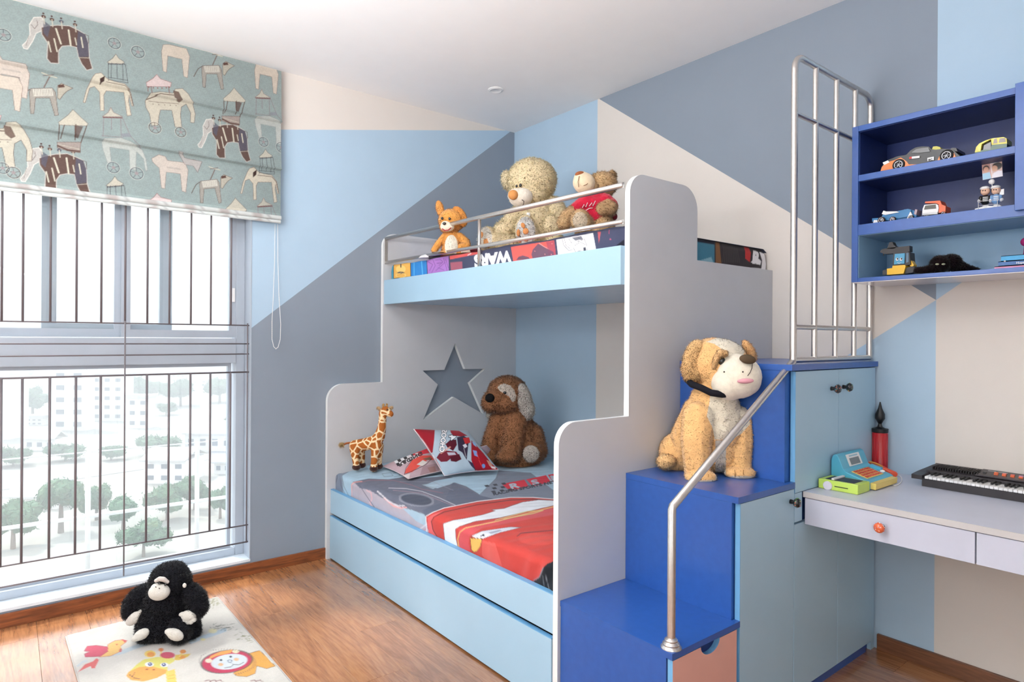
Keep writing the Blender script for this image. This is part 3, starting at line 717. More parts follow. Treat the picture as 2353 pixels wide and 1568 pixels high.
body = t.skin('body', M_PLUSH, vox=1.7, smooth=5, colorfn=gd_col, fur=26000, flen=2.6, fw=.9, lump=.5, var=.05, droop=.3)
t.mb().e(1697, 866, -48, 50, 49, 46); t.e(1676, 880, -42, 40, 40, 42); t.e(1716, 872, -48, 30, 36, 38); t.e(1690, 835, -42, 28, 22, 30); t.e(1706, 838, -52, 26, 20, 30)
def cream(c, px, py, d): c[:] = lin((238, 229, 210))
mz = t.skin('muzzle', M_PLUSH, vox=1.6, smooth=8, colorfn=cream, lump=.2)
t.mb().e(1718, 826, -88, 18, 10, 9, ang=-10); t.raw('nose', flat('brown_velvet_nose', (92, 76, 58)))
t.mb().e(1713, 876, -94, 18, 5.5, 6, ang=3); t.raw('tongue', flat('pink_felt', (222, 160, 170)))
t.b = MB(); t.b.tube([t.P(x, y, d) for x, y, d in ((1729, 836, -88), (1728, 846, -90.5), (1724, 856, -94), (1718, 864, -96))], .7*t.k, 8); t.raw('mouth_seam', flat('dark_thread', (60, 48, 44)))
for x, y, d in ((1686, 833, -72.5), (1664, 855, -84), (1707, 855, -97)):
    t.mb().e(x, y, d, 1.8, 1.8, 1.5, n=2); t.raw('whisker_dot', MATS['dark_thread'])
t.mb().e(1658, 830, -50, 8.5, 10, 8); t.raw('eye', M_EYE)
t.mb(); t.ch([(1641, 843, -46, 5.5), (1646, 824, -52, 6.5), (1655, 811, -56, 7.5), (1666, 812, -56, 7)]); t.skin('brow_fold', M_PLUSH, vox=1.2, smooth=3, base=(244, 200, 144), fur=2500, flen=2.4, fw=.8, var=.05)
t.mb().e(1592, 830, -8, 23, 46, 14, ang=-9); t.e(1585, 846, -10, 19, 32, 13); t.e(1606, 800, -6, 22, 18, 12, ang=-30); t.e(1597, 856, -12, 18, 22, 12)
t.skin('ear', M_PLUSH, vox=1.4, smooth=4, base=(242, 198, 140), fur=9000, flen=3, fw=.9, var=.06)
t.mb().e(1722, 806, 2, 11, 28, 12, ang=30); t.skin('ear', M_PLUSH, vox=1.2, smooth=3, base=(232, 180, 124), fur=1500, flen=2.6, fw=.9)
t.b = MB()
t.b.tube([t.P(x, y, d) for x, y, d in ((1578, 872, 10), (1590, 884, -30), (1612, 892, -48), (1634, 903, -58), (1660, 907, -62), (1690, 905, -52), (1712, 896, -30), (1720, 886, 5), (1680, 872, 50), (1610, 868, 50))], 7.5*t.k, 10, closed=True)
t.raw('collar', flat('black_felt_collar', (26, 26, 34)))
for x0, x1, y0, d in ((1590, 1592, 1090, -90), (1610, 1611, 1088, -93), (1628, 1627, 1090, -90), (1688, 1689, 1080, -60), (1708, 1708, 1080, -61)):
    t.b = MB(); t.b.tube([t.P(x0, y0, d+2), t.P(x1, y0+9, d+.5), t.P(x1, y0+16, d+3)], .8*t.k, 6); t.raw('toe_seam', flat('tan_thread', (176, 126, 76)))
t.mb().e(1531, 1060, 14, 23, 16, 15); t.e(1528, 1066, 12, 17, 12, 12); t.skin('hind_paw', M_PLUSH, vox=1.4, smooth=3, base=(242, 198, 140), fur=2500, flen=2.6, fw=.9)

# ---- brown dog on the lower mattress ----
t = Toy('toy_dog', 1178, 1066, 'brown plush dog with white ear and white eye patch on the lower bed', 'toy', z=MZ, D=None)
t.mb(); t.ch([(1178, 935, 5, 34), (1180, 975, 6, 46), (1186, 1015, 8, 56), (1184, 1042, 10, 58)])
t.ch([(1146, 968, -8, 22), (1130, 1010, -14, 20), (1124, 1045, -18, 22)]); t.ch([(1186, 970, -22, 27), (1180, 1010, -34, 25), (1174, 1042, -40, 25)]); t.e(1164, 1050, -50, 24, 15, 20)
t.ch([(1222, 1000, 4, 28), (1232, 1035, -4, 26)]); t.e(1224, 1040, -22, 24, 26, 24); t.e(1128, 1052, -26, 20, 12, 20)
t.e(1166, 900, 0, 45, 37, 42); t.e(1140, 920, -20, 30, 27, 30); t.e(1128, 926, -26, 21, 22, 24); t.e(1158, 925, -18, 36, 26, 30)
def bd_col(c, px, py, d):
    c[:] = np.array(lin((176, 124, 88)))
    c[inpoly(px, py, [(1143, 891), (1150, 884), (1160, 882), (1172, 886), (1182, 897), (1186, 910), (1184, 922), (1177, 924), (1170, 912), (1161, 906), (1150, 900)]) & (d < 0)] = lin((236, 226, 214))
t.skin('body', M_FUR, vox=1.6, smooth=4, colorfn=bd_col, fur=30000, flen=3.2, fw=1.2, var=.14, droop=.4)
t.mb().e(1125.5, 915, -50, 10.5, 10, 8); t.raw('nose', flat('black_fuzzy_nose', (20, 18, 20)))
t.mb().e(1160, 903, -41, 4, 3.6, 4); t.raw('eye', M_EYE)
t.mb().e(1206, 922, -30, 16, 41, 9, ang=12); t.e(1212, 940, -30, 16, 24, 9, ang=5); t.e(1192, 892, -18, 9, 10, 14); t.skin('ear', M_FUR, vox=1.3, smooth=3, base=(238, 232, 224), fur=9000, flen=2.6, fw=.9, var=.06)
t.mb().e(1126, 951, 8, 8, 11, 6, ang=-15); t.skin('ear', M_FUR, vox=1.3, smooth=2, base=(232, 226, 216), fur=900, flen=2.6, fw=.9)
t.mb().e(1220, 1043, -44, 18.5, 19, 5); t.skin('paw_pad', M_FUR, vox=1.2, smooth=3, base=(234, 226, 216), fur=2500, flen=2, fw=.9, var=.05)

# ---- giraffe ----
t = Toy('toy_giraffe', 858, 1082, 'small brown spotted plush giraffe standing by the star headboard', 'toy', z=MZ)
t.mb(); t.ch([(816, 1025, 6, 14), (838, 1022, 4, 15), (862, 1016, 0, 16), (872, 1003, 0, 13), (877, 985, 0, 10.5), (879, 965, 0, 9), (880, 950, 0, 9.5), (886, 944, -2, 10.5), (897, 952, -6, 7.5)])
t.ch([(866, 1025, -2, 14), (862, 1045, -6, 9.5), (860, 1062, -7, 8), (859, 1078, -7, 8.5)]); t.ch([(870, 1025, 6, 12), (872, 1048, 10, 7), (870, 1072, 12, 7)])
t.ch([(816, 1032, 4, 13), (816, 1050, 0, 8.5), (818, 1064, 0, 7.5), (819, 1075, 4, 8.5)]); t.ch([(828, 1034, 14, 11), (832, 1052, 22, 7), (831, 1068, 24, 7)])
gm = bpy.data.materials.new('giraffe_spots'); gm.use_nodes = True; N = gm.node_tree.nodes; L = gm.node_tree.links; bs = N['Principled BSDF']; bs.inputs['Roughness'].default_value = .9; bs.inputs['Specular IOR Level'].default_value = .15
tcn = N.new('ShaderNodeTexCoord'); vo = N.new('ShaderNodeTexVoronoi'); vo.feature = 'DISTANCE_TO_EDGE'; vo.inputs['Scale'].default_value = 24; L.new(tcn.outputs['Object'], vo.inputs['Vector'])
rpn = N.new('ShaderNodeValToRGB'); rpn.color_ramp.elements[0].position = .085; rpn.color_ramp.elements[0].color = lin((238, 214, 172))+(1,); rpn.color_ramp.elements[1].position = .115; rpn.color_ramp.elements[1].color = lin((170, 98, 44))+(1,)
L.new(vo.outputs['Distance'], rpn.inputs[0]); L.new(rpn.outputs[0], bs.inputs['Base Color']); MATS['giraffe_spots'] = gm
t.skin('body', gm, vox=1.0, smooth=3)
for x, y, d in ((859, 1077, -7), (870, 1072, 12), (819, 1074, 2), (831, 1069, 24)):
    t.mb().e(x, y, d, 10, 7.5, 10); o_ = t.skin('hoof', M_PLUSH, vox=1.0, smooth=2, base=(62, 34, 28))
t.mb(); t.ch([(806, 1018, 8, 2.6), (797, 1019, 6, 2.4), (791, 1021, 5, 2.4)]); t.skin('tail', M_PLUSH, vox=.7, smooth=1, base=(150, 84, 44))
t.mb().e(785, 1022, 4, 5, 3.5, 3); t.skin('tail_tuft', M_FUR, vox=.8, smooth=1, base=(232, 200, 140), fur=500, flen=3.5, fw=.8)
for x, y, a in ((871, 939, -35), (898, 938, 30)): t.mb().e(x, y, 2, 6, 4, 2.5, ang=a); t.skin('ear', M_FUR, vox=.7, smooth=1, base=(232, 200, 158), fur=250, flen=2, fw=.7)
for x in (880, 888): t.mb(); t.ch([(x, 937, 0, 2.2), (x+1, 930, 0, 2.4)]); t.skin('horn', M_FUR, vox=.6, smooth=1, base=(226, 184, 120), fur=150, flen=2, fw=.6)
t.mb().e(890, 942, -11, 1.8, 1.8, 1.5); t.raw('eye', M_EYE)

# ---- gorilla on the rug ----
RZ = .013
t = Toy('toy_gorilla', 378, 1462, 'black plush gorilla with grey face, hands and feet sitting on the rug', 'toy', z=RZ)
t.mb(); t.e(378, 1405, 4, 60, 56, 50); t.e(382, 1432, 6, 64, 42, 56); t.ch([(388, 1352, 4, 44), (385, 1385, 4, 52)])
t.e(391, 1337, 2, 45, 44, 42); t.e(396, 1318, 6, 32, 26, 30, ang=8); t.e(402, 1303, 6, 16, 12, 12); t.e(378, 1358, -14, 33, 24, 28)
t.ch([(340, 1362, 0, 22), (320, 1375, -4, 25), (306, 1392, -10, 23), (301, 1406, -16, 19)])
t.ch([(436, 1362, 2, 23), (450, 1376, -2, 24), (455, 1394, -8, 23), (450, 1406, -14, 19)])
t.ch([(350, 1445, -20, 30), (335, 1456, -36, 22)]); t.ch([(412, 1445, -20, 32), (412, 1455, -36, 24)]); t.ch([(425, 1440, 10, 34), (430, 1452, 0, 30)])
t.skin('body', M_FUR, vox=1.7, smooth=4, base=(34, 34, 40), fur=50000, flen=3.2, fw=1.0, var=.5, droop=.2)
M_PALE = (206, 202, 194)
t.mb().e(366, 1361, -40, 23.5, 18.5, 17, ang=4); t.e(362, 1350, -40, 14, 9, 12); t.skin('muzzle', M_PLUSH, vox=1.1, smooth=4, base=M_PALE)
t.mb(); t.ch([(359, 1335, -40, 4.5), (367, 1331, -44, 5.5), (376, 1332, -43, 5.5), (385, 1338, -38, 4)]); t.skin('brow', M_PLUSH, vox=.9, smooth=2, base=(200, 190, 184))
for x, y in ((366, 1341), (380, 1344)): t.mb().e(x, y, -45, 3, 2.6, 2.5); t.raw('eye', M_EYE)
for x, y in ((358, 1349.5), (366, 1352.5)): t.mb().e(x, y, -53.5, 1.7, 1, 1, ang=-30, n=2); t.raw('nostril', MATS['dark_thread'])
t.mb().e(424, 1346, -30, 4.5, 5.5, 3); t.skin('ear', M_PLUSH, vox=.8, smooth=1, base=M_PALE)
t.mb().e(309, 1421, -30, 20, 12, 9, ang=38); t.e(322, 1409, -32, 12, 6, 7, ang=45); t.e(301, 1428, -30, 12, 10, 8, ang=30); t.skin('hand', M_PLUSH, vox=1.1, smooth=3, base=M_PALE, lump=.5)
t.mb().e(434, 1416, -28, 18, 13, 9); t.e(419, 1412, -28, 8, 5, 6, ang=10)
for x, y in ((424, 1426), (431, 1430), (439, 1429), (446, 1424)): t.e(x, y, -29, 5.5, 6.5, 6)
t.skin('hand', M_PLUSH, vox=1.0, smooth=3, base=M_PALE)
t.mb().e(325, 1459, -54, 19, 11.5, 10, ang=30); t.e(313, 1467, -58, 11, 7, 8, ang=25); t.skin('foot', M_PLUSH, vox=1.1, smooth=3, base=M_PALE, lump=.5)
t.mb().e(402, 1459, -56, 20, 12.5, 10, ang=-24); t.e(389, 1452, -54, 10, 7, 8); t.skin('foot', M_PLUSH, vox=1.1, smooth=3, base=M_PALE, lump=.5)

# ---- upper bunk toys ----
UZ = 1.781
t = Toy('toy_bear', 1226, 580, 'large cream teddy bear with brown nose and paw pads on the upper bunk', 'toy', D=3.42, z=None, zsup=UZ)
t.mb(); t.ch([(1226, 470, 10, 38), (1232, 505, 12, 52), (1230, 545, 14, 60), (1228, 565, 14, 60)]); t.e(1222, 416, 0, 56, 52, 50); t.e(1214, 448, -14, 44, 28, 34)
t.ch([(1196, 492, -4, 24), (1172, 515, -22, 22), (1150, 535, -30, 21), (1142, 548, -34, 22)]); t.ch([(1268, 480, 6, 30), (1285, 505, -8, 26), (1268, 518, -36, 20)])
t.ch([(1200, 570, -14, 30), (1160, 562, -34, 26), (1130, 556, -46, 24)]); t.e(1118, 549, -50, 19, 28, 17, ang=-8)
t.ch([(1225, 560, -20, 32), (1214, 545, -48, 26)]); t.e(1208, 532, -62, 24, 37, 14, ang=4); t.ch([(1258, 570, -10, 32), (1275, 568, -30, 30)]); t.e(1266, 517, -42, 19, 21, 14)
def br_col(c, px, py, d):
    c[:] = np.array(lin((255, 238, 200)))
    c[(((px-1208)/22.)**2+((py-532)/34.)**2 < 1) & (d < -52)] = lin((238, 238, 236))
    c[(((px-1114)/17.)**2+((py-547)/26.)**2 < 1) & (d < -40)] = lin((238, 234, 224))
t.skin('body', M_FUR, vox=1.7, smooth=4, colorfn=br_col, fur=34000, flen=3.6, fw=1.3, var=.07, droop=.35)
t.mb().e(1197, 454, -42, 27, 21, 26, ang=8); t.e(1186, 450, -50, 19, 16, 18); t.skin('muzzle', M_PLUSH, vox=1.2, smooth=5, base=(232, 222, 206))
t.mb().e(1179, 448, -66, 11, 11, 9, ang=-20); t.raw('nose', flat('tan_leather_nose', (206, 142, 84)))
t.b = MB(); t.b.tube([t.P(x, y, d) for x, y, d in ((1199, 459, -69), (1204, 463, -68), (1203, 470, -65), (1198, 475, -63))], .8*t.k, 6); t.raw('smile', MATS['dark_thread'])
t.mb().e(1196, 426, -49, 3.2, 4.2, 3); t.raw('eye', M_EYE); t.mb().e(1187, 428, -47, 2.6, 3.2, 3); t.raw('eye', M_EYE)
t.mb().e(1166, 415, 4, 13, 24, 10, ang=14); t.skin('ear', M_FUR, vox=1.3, smooth=3, base=(255, 240, 208), fur=2200, flen=3.2, fw=1.2, var=.06)
t.mb().e(1258, 396, 0, 15, 29, 11, ang=32); t.skin('ear', M_FUR, vox=1.3, smooth=3, base=(252, 236, 200), fur=2600, flen=3.2, fw=1.2, var=.06)
M_PAD = flat('orange_suede_pad', (204, 138, 84))
for x, y, d, rx, ry, a in ((1202, 518.5, -77, 4.5, 6.5, 25), (1191, 535, -75, 4, 8, 0), (1208, 531.5, -78, 6.5, 7, 0), (1208, 550, -74, 6, 5, 0), (1194, 553, -71, 3.5, 5, 0), (1120, 557, -65, 9, 12, 12), (1106, 540, -64, 4.5, 7, 0)):
    t.mb().e(x, y, d, rx, ry, 2.5, ang=a); t.raw('paw_pad', M_PAD)
t.b = MB()
q = t.P(1214, 494, -46); t.b.box(q[0]-.009, q[0]+.009, q[1]-.0006, q[1]+.0006, q[2]-.03, q[2]+.012, mtx=Matrix.Translation(Vector(q)) @ Matrix.Rotation(-YAW, 4, 'Z') @ Matrix.Translation(-Vector(q))); t.raw('cloth_label', flat('white_cloth_label', (236, 234, 230)))

t = Toy('toy_bear', 1370, 555, 'tan teddy bear in a red shirt with snout raised, next to the bunk end panel', 'toy', D=2.97, z=None, zsup=UZ)
t.mb(); t.e(1384, 424, 6, 34, 29, 30); t.ch([(1376, 450, 8, 24), (1368, 485, 8, 34), (1370, 520, 8, 42), (1366, 540, 8, 42)]); t.ch([(1395, 472, -18, 17), (1402, 478, -24, 17), (1384, 480, -30, 15)])
t.ch([(1325, 482, -8, 16), (1304, 498, -14, 17), (1296, 512, -18, 16)]); t.ch([(1350, 530, -20, 24), (1338, 514, -36, 24)]); t.e(1333, 506, -44, 22, 25, 14); t.ch([(1385, 525, -16, 28), (1375, 540, -30, 26)]); t.e(1352, 430, -8, 26, 20, 22)
def tb_col(c, px, py, d):
    c[:] = np.array(lin((222, 188, 142)))
    c[(((px-1333)/17.)**2+((py-507)/20.)**2 < 1) & (d < -44)] = lin((232, 216, 192))
t.skin('body', M_FUR, vox=1.6, smooth=4, colorfn=tb_col, fur=20000, flen=3.2, fw=1.2, var=.12, droop=.35)
t.mb().e(1342, 421, -20, 26, 24, 24, ang=-25); t.e(1336, 412, -22, 18, 18, 18); t.skin('muzzle', M_PLUSH, vox=1.2, smooth=4, base=(226, 204, 172))
t.mb().e(1332, 400, -30, 10.5, 6, 9, ang=10); t.raw('nose', flat('brown_satin_nose', (150, 88, 54)))
t.b = MB(); t.b.tube([t.P(x, y, d) for x, y, d in ((1331, 405, -41), (1328, 418, -44), (1330, 430, -42))], .7*t.k, 6); t.b.tube([t.P(x, y, d) for x, y, d in ((1341, 427, -45), (1348, 424, -43), (1354, 418, -40))], .7*t.k, 6); t.raw('smile', flat('brown_thread', (130, 90, 62)))
t.mb().e(1407, 403, 6, 9, 12, 6, ang=14); t.skin('ear', M_FUR, vox=1.2, smooth=2, base=(206, 172, 128), fur=1200, flen=3, fw=1.2, var=.1)
t.mb(); t.ch([(1374, 458, 6, 26), (1366, 480, 4, 36), (1362, 500, 4, 39)]); t.ch([(1350, 468, -4, 24), (1328, 482, -8, 20), (1318, 496, -12, 14)]); t.ch([(1390, 466, -8, 22), (1400, 474, -12, 21)])
def rs(c, px, py, d): c[:] = lin((196, 28, 58))
t.skin('shirt', M_PLUSH, vox=1.4, smooth=4, colorfn=rs)
for pts in (((1338, 478, -33), (1342, 470, -34), (1346, 476, -34), (1350, 466, -33)), ((1354, 474, -33), (1360, 466, -32), (1362, 474, -32), (1368, 462, -30)), ((1346, 484, -35), (1354, 479, -35), (1362, 478, -34))):
    t.b = MB(); t.b.tube([t.P(*q) for q in pts], .9*t.k, 6); t.raw('shirt_print', flat('white_print', (240, 236, 236)))
t.mb().e(1411, 498, 0, 8, 9, 8); t.skin('bow_end', M_PLUSH, vox=1.2, smooth=2, base=(120, 14, 34))

t = Toy('toy_puppy', 1040, 592, 'small orange plush puppy with cream belly and one folded ear on the upper bunk', 'toy', D=3.5, z=None, zsup=UZ+.004)
t.mb(); t.e(1037, 507, 0, 30, 27, 26); t.e(1030, 522, -10, 20, 14, 18); t.ch([(1040, 532, 2, 12), (1039, 552, 2, 20), (1038, 574, 2, 24), (1038, 586, 2, 24)])
t.ch([(1022, 543, -2, 8), (1008, 560, -8, 8), (998, 575, -12, 7.5)]); t.ch([(1056, 543, -2, 9), (1070, 556, -6, 10), (1072, 566, -14, 10), (1060, 568, -20, 9)]); t.ch([(1030, 584, -8, 12), (1016, 588, -22, 11)]); t.ch([(1048, 584, -8, 12), (1064, 584, -18, 11)])
def sp_col(c, px, py, d):
    c[:] = np.array(lin((228, 160, 82)))
    c[(((px-1037)/15.)**2+((py-566)/26.)**2 < 1) & (d < -6)] = lin((234, 228, 212))
t.skin('body', M_PLUSH, vox=1.2, smooth=4, colorfn=sp_col, fur=9000, flen=2, fw=.8)
t.mb().e(1028, 521, -26, 16, 11, 12); t.e(1024, 516, -30, 10, 8, 9); t.skin('muzzle', M_PLUSH, vox=1.0, smooth=3, base=(238, 226, 206))
t.mb().e(1021, 514, -40, 4.4, 3.4, 3.4); t.raw('nose', M_EYE)
t.b = MB(); t.b.tube([t.P(x, y, d) for x, y, d in ((1016, 526, -36), (1022, 530, -38), (1030, 529, -38), (1036, 524, -36))], 1.2*t.k, 6); t.raw('smile', flat('red_thread', (170, 40, 50)))
for x, y, d in ((1016, 502, -25), (1033, 503, -28)):
    t.mb().e(x, y, d, 3, 3.6, 3); t.raw('eye', M_EYE)
t.mb().e(1011, 480, 2, 9, 20, 5, ang=14); t.skin('ear', M_PLUSH, vox=1.0, smooth=2, base=(228, 160, 88), fur=1200, flen=2, fw=.8)
t.mb().e(1056, 498, -10, 15, 26, 6, ang=28); t.skin('ear', M_PLUSH, vox=1.0, smooth=2, base=(216, 146, 74), fur=1800, flen=2, fw=.8)
t.mb().e(1007, 588, -30, 14, 9, 10); t.e(1000, 586, -32, 7, 7, 8); t.skin('foot', M_PLUSH, vox=1.0, smooth=2, base=(238, 230, 218))
t.mb().e(1070, 580, -26, 11, 9, 9); t.skin('foot', M_PLUSH, vox=1.0, smooth=2, base=(226, 218, 200))
# ================= PRINTED FABRICS =================
def fabric(name, trans=0, rough=.9, bump=.25, bscale=260, sheen=.1):
    m = mat(name, rough=rough, attr='paint', noise=.05, nscale=20, bump=bump, bscale=bscale, sheen=sheen, spec=.15)
    if trans:
        N = m.node_tree.nodes; L = m.node_tree.links; b = N['Principled BSDF']
        tl = N.new('ShaderNodeBsdfTranslucent'); mx = N.new('ShaderNodeMixShader'); mx.inputs[0].default_value = trans
        L.new(b.inputs['Base Color'].links[0].from_socket, tl.inputs[0]); L.new(b.outputs[0], mx.inputs[1]); L.new(tl.outputs[0], mx.inputs[2])
        L.new(mx.outputs[0], N['Material Output'].inputs[0])
    return m
M_BLIND = fabric('printed_blind_linen', trans=.3, bump=.15)
M_SHEET = fabric('printed_cotton')
def paint_text(pt_, body, org, ux, uy, col, bold=.02, space=1.0):
    """letters of a real font, laid into the paint; ux, uy = vectors of one em across / up"""
    me = text_me(body, 1, Matrix(), extrude=0, bold=bold, space=space); me.calc_loop_triangles(); v = me.vertices
    for tr in me.loop_triangles:
        P = [(org[0]+v[i].co.x*ux[0]+v[i].co.y*uy[0], org[1]+v[i].co.x*ux[1]+v[i].co.y*uy[1]) for i in tr.vertices]
        P = np.array(P); i = pt_.near(P, pt_.soft*.5)
        if i.size:
            d, ins = pt_.sd(i, P, True); pt_.blind_a = None
            pt_.blend(i, np.where(ins, 1, np.clip(1-d/(pt_.soft*.5), 0, 1)), col)
    bpy.data.meshes.remove(me)
# ---------------- roman blind ----------------
bl = thing('roman_blind', (.05, W-.06, 1.97), 'pale sea-green roman blind printed with elephants and toy animals', 'blind')
YB_ = W-.062
def zc(px, py): return tuple(on(px/3.015, py/3.015, 'y', YB_)[[0, 2]])
xs_ = np.concatenate([np.linspace(-1.08, -.06, 12)[:-1], np.linspace(-.06, 1.2, 460)]); zs_ = np.linspace(1.985, 2.822, 304)
Xg, Zg = np.meshgrid(xs_, zs_)
fz = [2.53, 2.262]
Yg = np.full(Xg.shape, YB_)
for f_ in fz:
    d_ = (f_-Zg); Yg -= .013*np.exp(-np.abs(d_)/.012)*(d_ < 0)+.013*np.exp(-np.abs(d_)/.1)*(d_ < 0)
Yg += .002*np.sin(Xg*9+Zg*5)*np.sin(Zg*14)
Yg -= .012*np.clip((2.02-Zg)/.03, 0, 1)
P_ = Paint(Xg, Zg, (162, 176, 174), .0028)
nzf = np.sin(P_.U*900)*np.sin(P_.V*1100+np.sin(P_.U*60)); P_.c *= (1+.03*nzf)[:, None]
BR, GY, CRM, DK, PN = (104, 78, 70), (98, 98, 112), (216, 208, 190), (92, 62, 58), (186, 178, 170)
def stamp(fn, ref, tgt):
    a, b = zc(*ref), zc(*tgt); fn(lambda pts: [(x+b[0]-a[0], z+b[1]-a[1]) for x, z in [zc(*p) for p in pts]])
def mA(T):
    P_.poly(T([(235, 120), (290, 118), (312, 170), (292, 212), (250, 232), (225, 290), (190, 345), (165, 340), (155, 318), (185, 288), (208, 240), (204, 170)]), (206, 200, 194), .9, (240, 236, 228), .003)
    P_.poly(T([(285, 190), (330, 180), (400, 175), (480, 180), (545, 212), (592, 240), (612, 300), (618, 400), (640, 480), (600, 492), (565, 445), (545, 400), (530, 330), (480, 318), (430, 322), (405, 355), (405, 445), (350, 442), (325, 410), (330, 300), (290, 240)]), BR, .95, (216, 208, 200), .003)
    P_.poly(T([(540, 215), (592, 240), (612, 300), (616, 395), (545, 398), (532, 320)]), GY, .8); P_.poly(T([(300, 140), (350, 180), (330, 260), (300, 230)]), GY, .8)
    for a, b, w_ in (((388, 200), (422, 305), .0065), ((475, 210), (490, 318), .0065), ((520, 265), (530, 312), .004), ((562, 260), (574, 330), .005), ((335, 290), (352, 362), .005), ((375, 270), (395, 360), .005)):
        P_.line(T([a, b]), w_, (226, 220, 200))
    P_.line(T([(545, 402), (618, 404)]), .002, CRM); P_.line(T([(590, 240), (612, 250), (615, 300)]), .002, DK)
    for c_, q in (((425, 150), GY), ((520, 172), BR), ((360, 135), BR), ((302, 115), DK)):
        P_.ell(T([c_])[0], .0085, .007, q); P_.line(T([c_, (c_[0]+6, c_[1]+50)]), .0035, CRM); P_.ell(T([(c_[0]-2, c_[1]-22)])[0], .004, .004, DK)
    P_.line(T([(215, 170), (240, 200), (262, 170), (255, 140)]), .0015, DK); P_.line(T([(200, 250), (180, 320)]), .0015, (150, 130, 124))
def mcan(T):   # howdah with canopy above a striped elephant
    P_.poly(T([(405, 850), (470, 800), (505, 760), (545, 800), (610, 860), (600, 875), (410, 870)]), CRM, .9, DK, .0012)
    for a, b in (((410, 870), (405, 970)), ((445, 870), (420, 960)), ((600, 875), (560, 990)), ((525, 865), (520, 970))): P_.line(T([a, b]), .0035, BR)
    P_.poly(T([(515, 870), (575, 880), (540, 960), (515, 950)]), BR, .8); P_.poly(T([(395, 985), (560, 985), (555, 1060), (480, 1050), (398, 1025)]), (176, 160, 152), .9, DK, .0014); P_.line(T([(400, 1010), (470, 1040), (550, 1050)]), .007, BR); P_.line(T([(405, 1000), (550, 1035)]), .002, CRM)
def mB(T, a=.95, ol=DK):
    P_.poly(T([(1005, 700), (1040, 652), (1110, 640), (1195, 650), (1212, 620), (1262, 616), (1302, 655), (1335, 720), (1352, 790), (1345, 852), (1318, 850), (1320, 782), (1290, 722), (1256, 742), (1250, 800), (1258, 882), (1212, 882), (1190, 765), (1112, 762), (1102, 800), (1092, 872), (1048, 872), (1035, 790), (1010, 745)]), CRM, a, ol, .0016)
    P_.poly(T([(1198, 630), (1236, 640), (1262, 700), (1238, 712), (1205, 682)]), BR, a*.9); P_.line(T([(1015, 690), (1110, 655), (1200, 665)]), .0045, BR, a)
    P_.line(T([(1030, 700), (1100, 710), (1180, 715), (1240, 720)]), .002, ol, a)
    for p in ((1060, 722), (1100, 725), (1140, 728), (1180, 730), (1220, 732)): P_.ell(T([p])[0], .002, .002, ol, a)
    P_.poly(T([(1012, 575), (1060, 545), (1085, 518), (1110, 548), (1185, 575), (1180, 604), (1015, 602)]), (226, 206, 204), a, (160, 96, 92), .0018)
    for p in ((1030, 608), (1060, 612), (1090, 614), (1120, 614), (1150, 612), (1172, 608)): P_.ell(T([p])[0], .0025, .0035, (150, 84, 80), a)
    for q, e in (((1045, 602), (1050, 652)), ((1165, 604), (1172, 652)), ((1022, 602), (1022, 640))): P_.line(T([q, e]), .003, (140, 84, 80), a)
    for c_, r_ in (((1072, 888), 46), ((1250, 918), 40)): mwheel(T, c_, r_, ol)
def mwheel(T, c_, r_, ol=(70, 66, 80)):
    q = T([c_, (c_[0]+r_, c_[1])]); r1 = abs(q[1][0]-q[0][0])*.9
    P_.ell(q[0], r1*1.12, r1*1.12, (232, 230, 220), .9, ring=.0015); P_.ell(q[0], r1, r1, ol, ring=.0024)
    for k in range(5): a_ = k*1.257+.4; P_.line([q[0], (q[0][0]+r1*math.cos(a_), q[0][1]+r1*math.sin(a_))], .0016, ol)
    P_.ell(q[0], r1*.3, r1*.3, (176, 160, 160), .8)
def mC(T):
    P_.poly(T([(212, 615), (362, 610), (384, 640), (404, 800), (380, 805), (345, 680), (245, 680), (235, 792), (212, 790), (203, 640)]), (176, 168, 158), .95, DK, .0014)
    P_.poly(T([(225, 618), (360, 614), (370, 665), (235, 668)]), (224, 220, 208), .9)
    for x in range(240, 365, 14): P_.line(T([(x, 620), (x+2, 660)]), .001, (150, 140, 132))
    P_.line(T([(205, 622), (172, 640), (150, 672), (130, 706)]), .003, BR)
    P_.poly(T([(398, 600), (425, 578), (505, 612), (465, 632), (440, 655), (415, 690), (398, 680)]), (196, 188, 172), .95, DK, .0016); P_.poly(T([(400, 590), (440, 585), (450, 605), (405, 610)]), BR)
    P_.line(T([(305, 606), (345, 530)]), .0045, (130, 110, 104)); P_.line(T([(290, 505), (340, 525), (392, 540)]), .005, (214, 208, 190)); P_.line(T([(300, 525), (370, 520)]), .003, (120, 100, 96))
def mD(T):
    P_.poly(T([(1055, 1118), (1052, 1098), (1100, 1072), (1145, 1085), (1160, 1112), (1282, 1128), (1304, 1180), (1288, 1332), (1262, 1325), (1250, 1205), (1152, 1192), (1142, 1308), (1118, 1302), (1104, 1165), (1070, 1135)]), (222, 208, 196), .9, (140, 112, 104), .0014)
    P_.line(T([(1160, 1160), (1250, 1172)]), .008, (190, 180, 172), .7)
def mD2(T): P_.poly(T([(1120, 1118), (1160, 1112), (1282, 1128), (1304, 1180), (1288, 1332), (1262, 1325), (1250, 1205), (1152, 1192), (1142, 1308), (1118, 1302), (1108, 1165)]), (226, 212, 196), .9, (140, 112, 104), .0014)
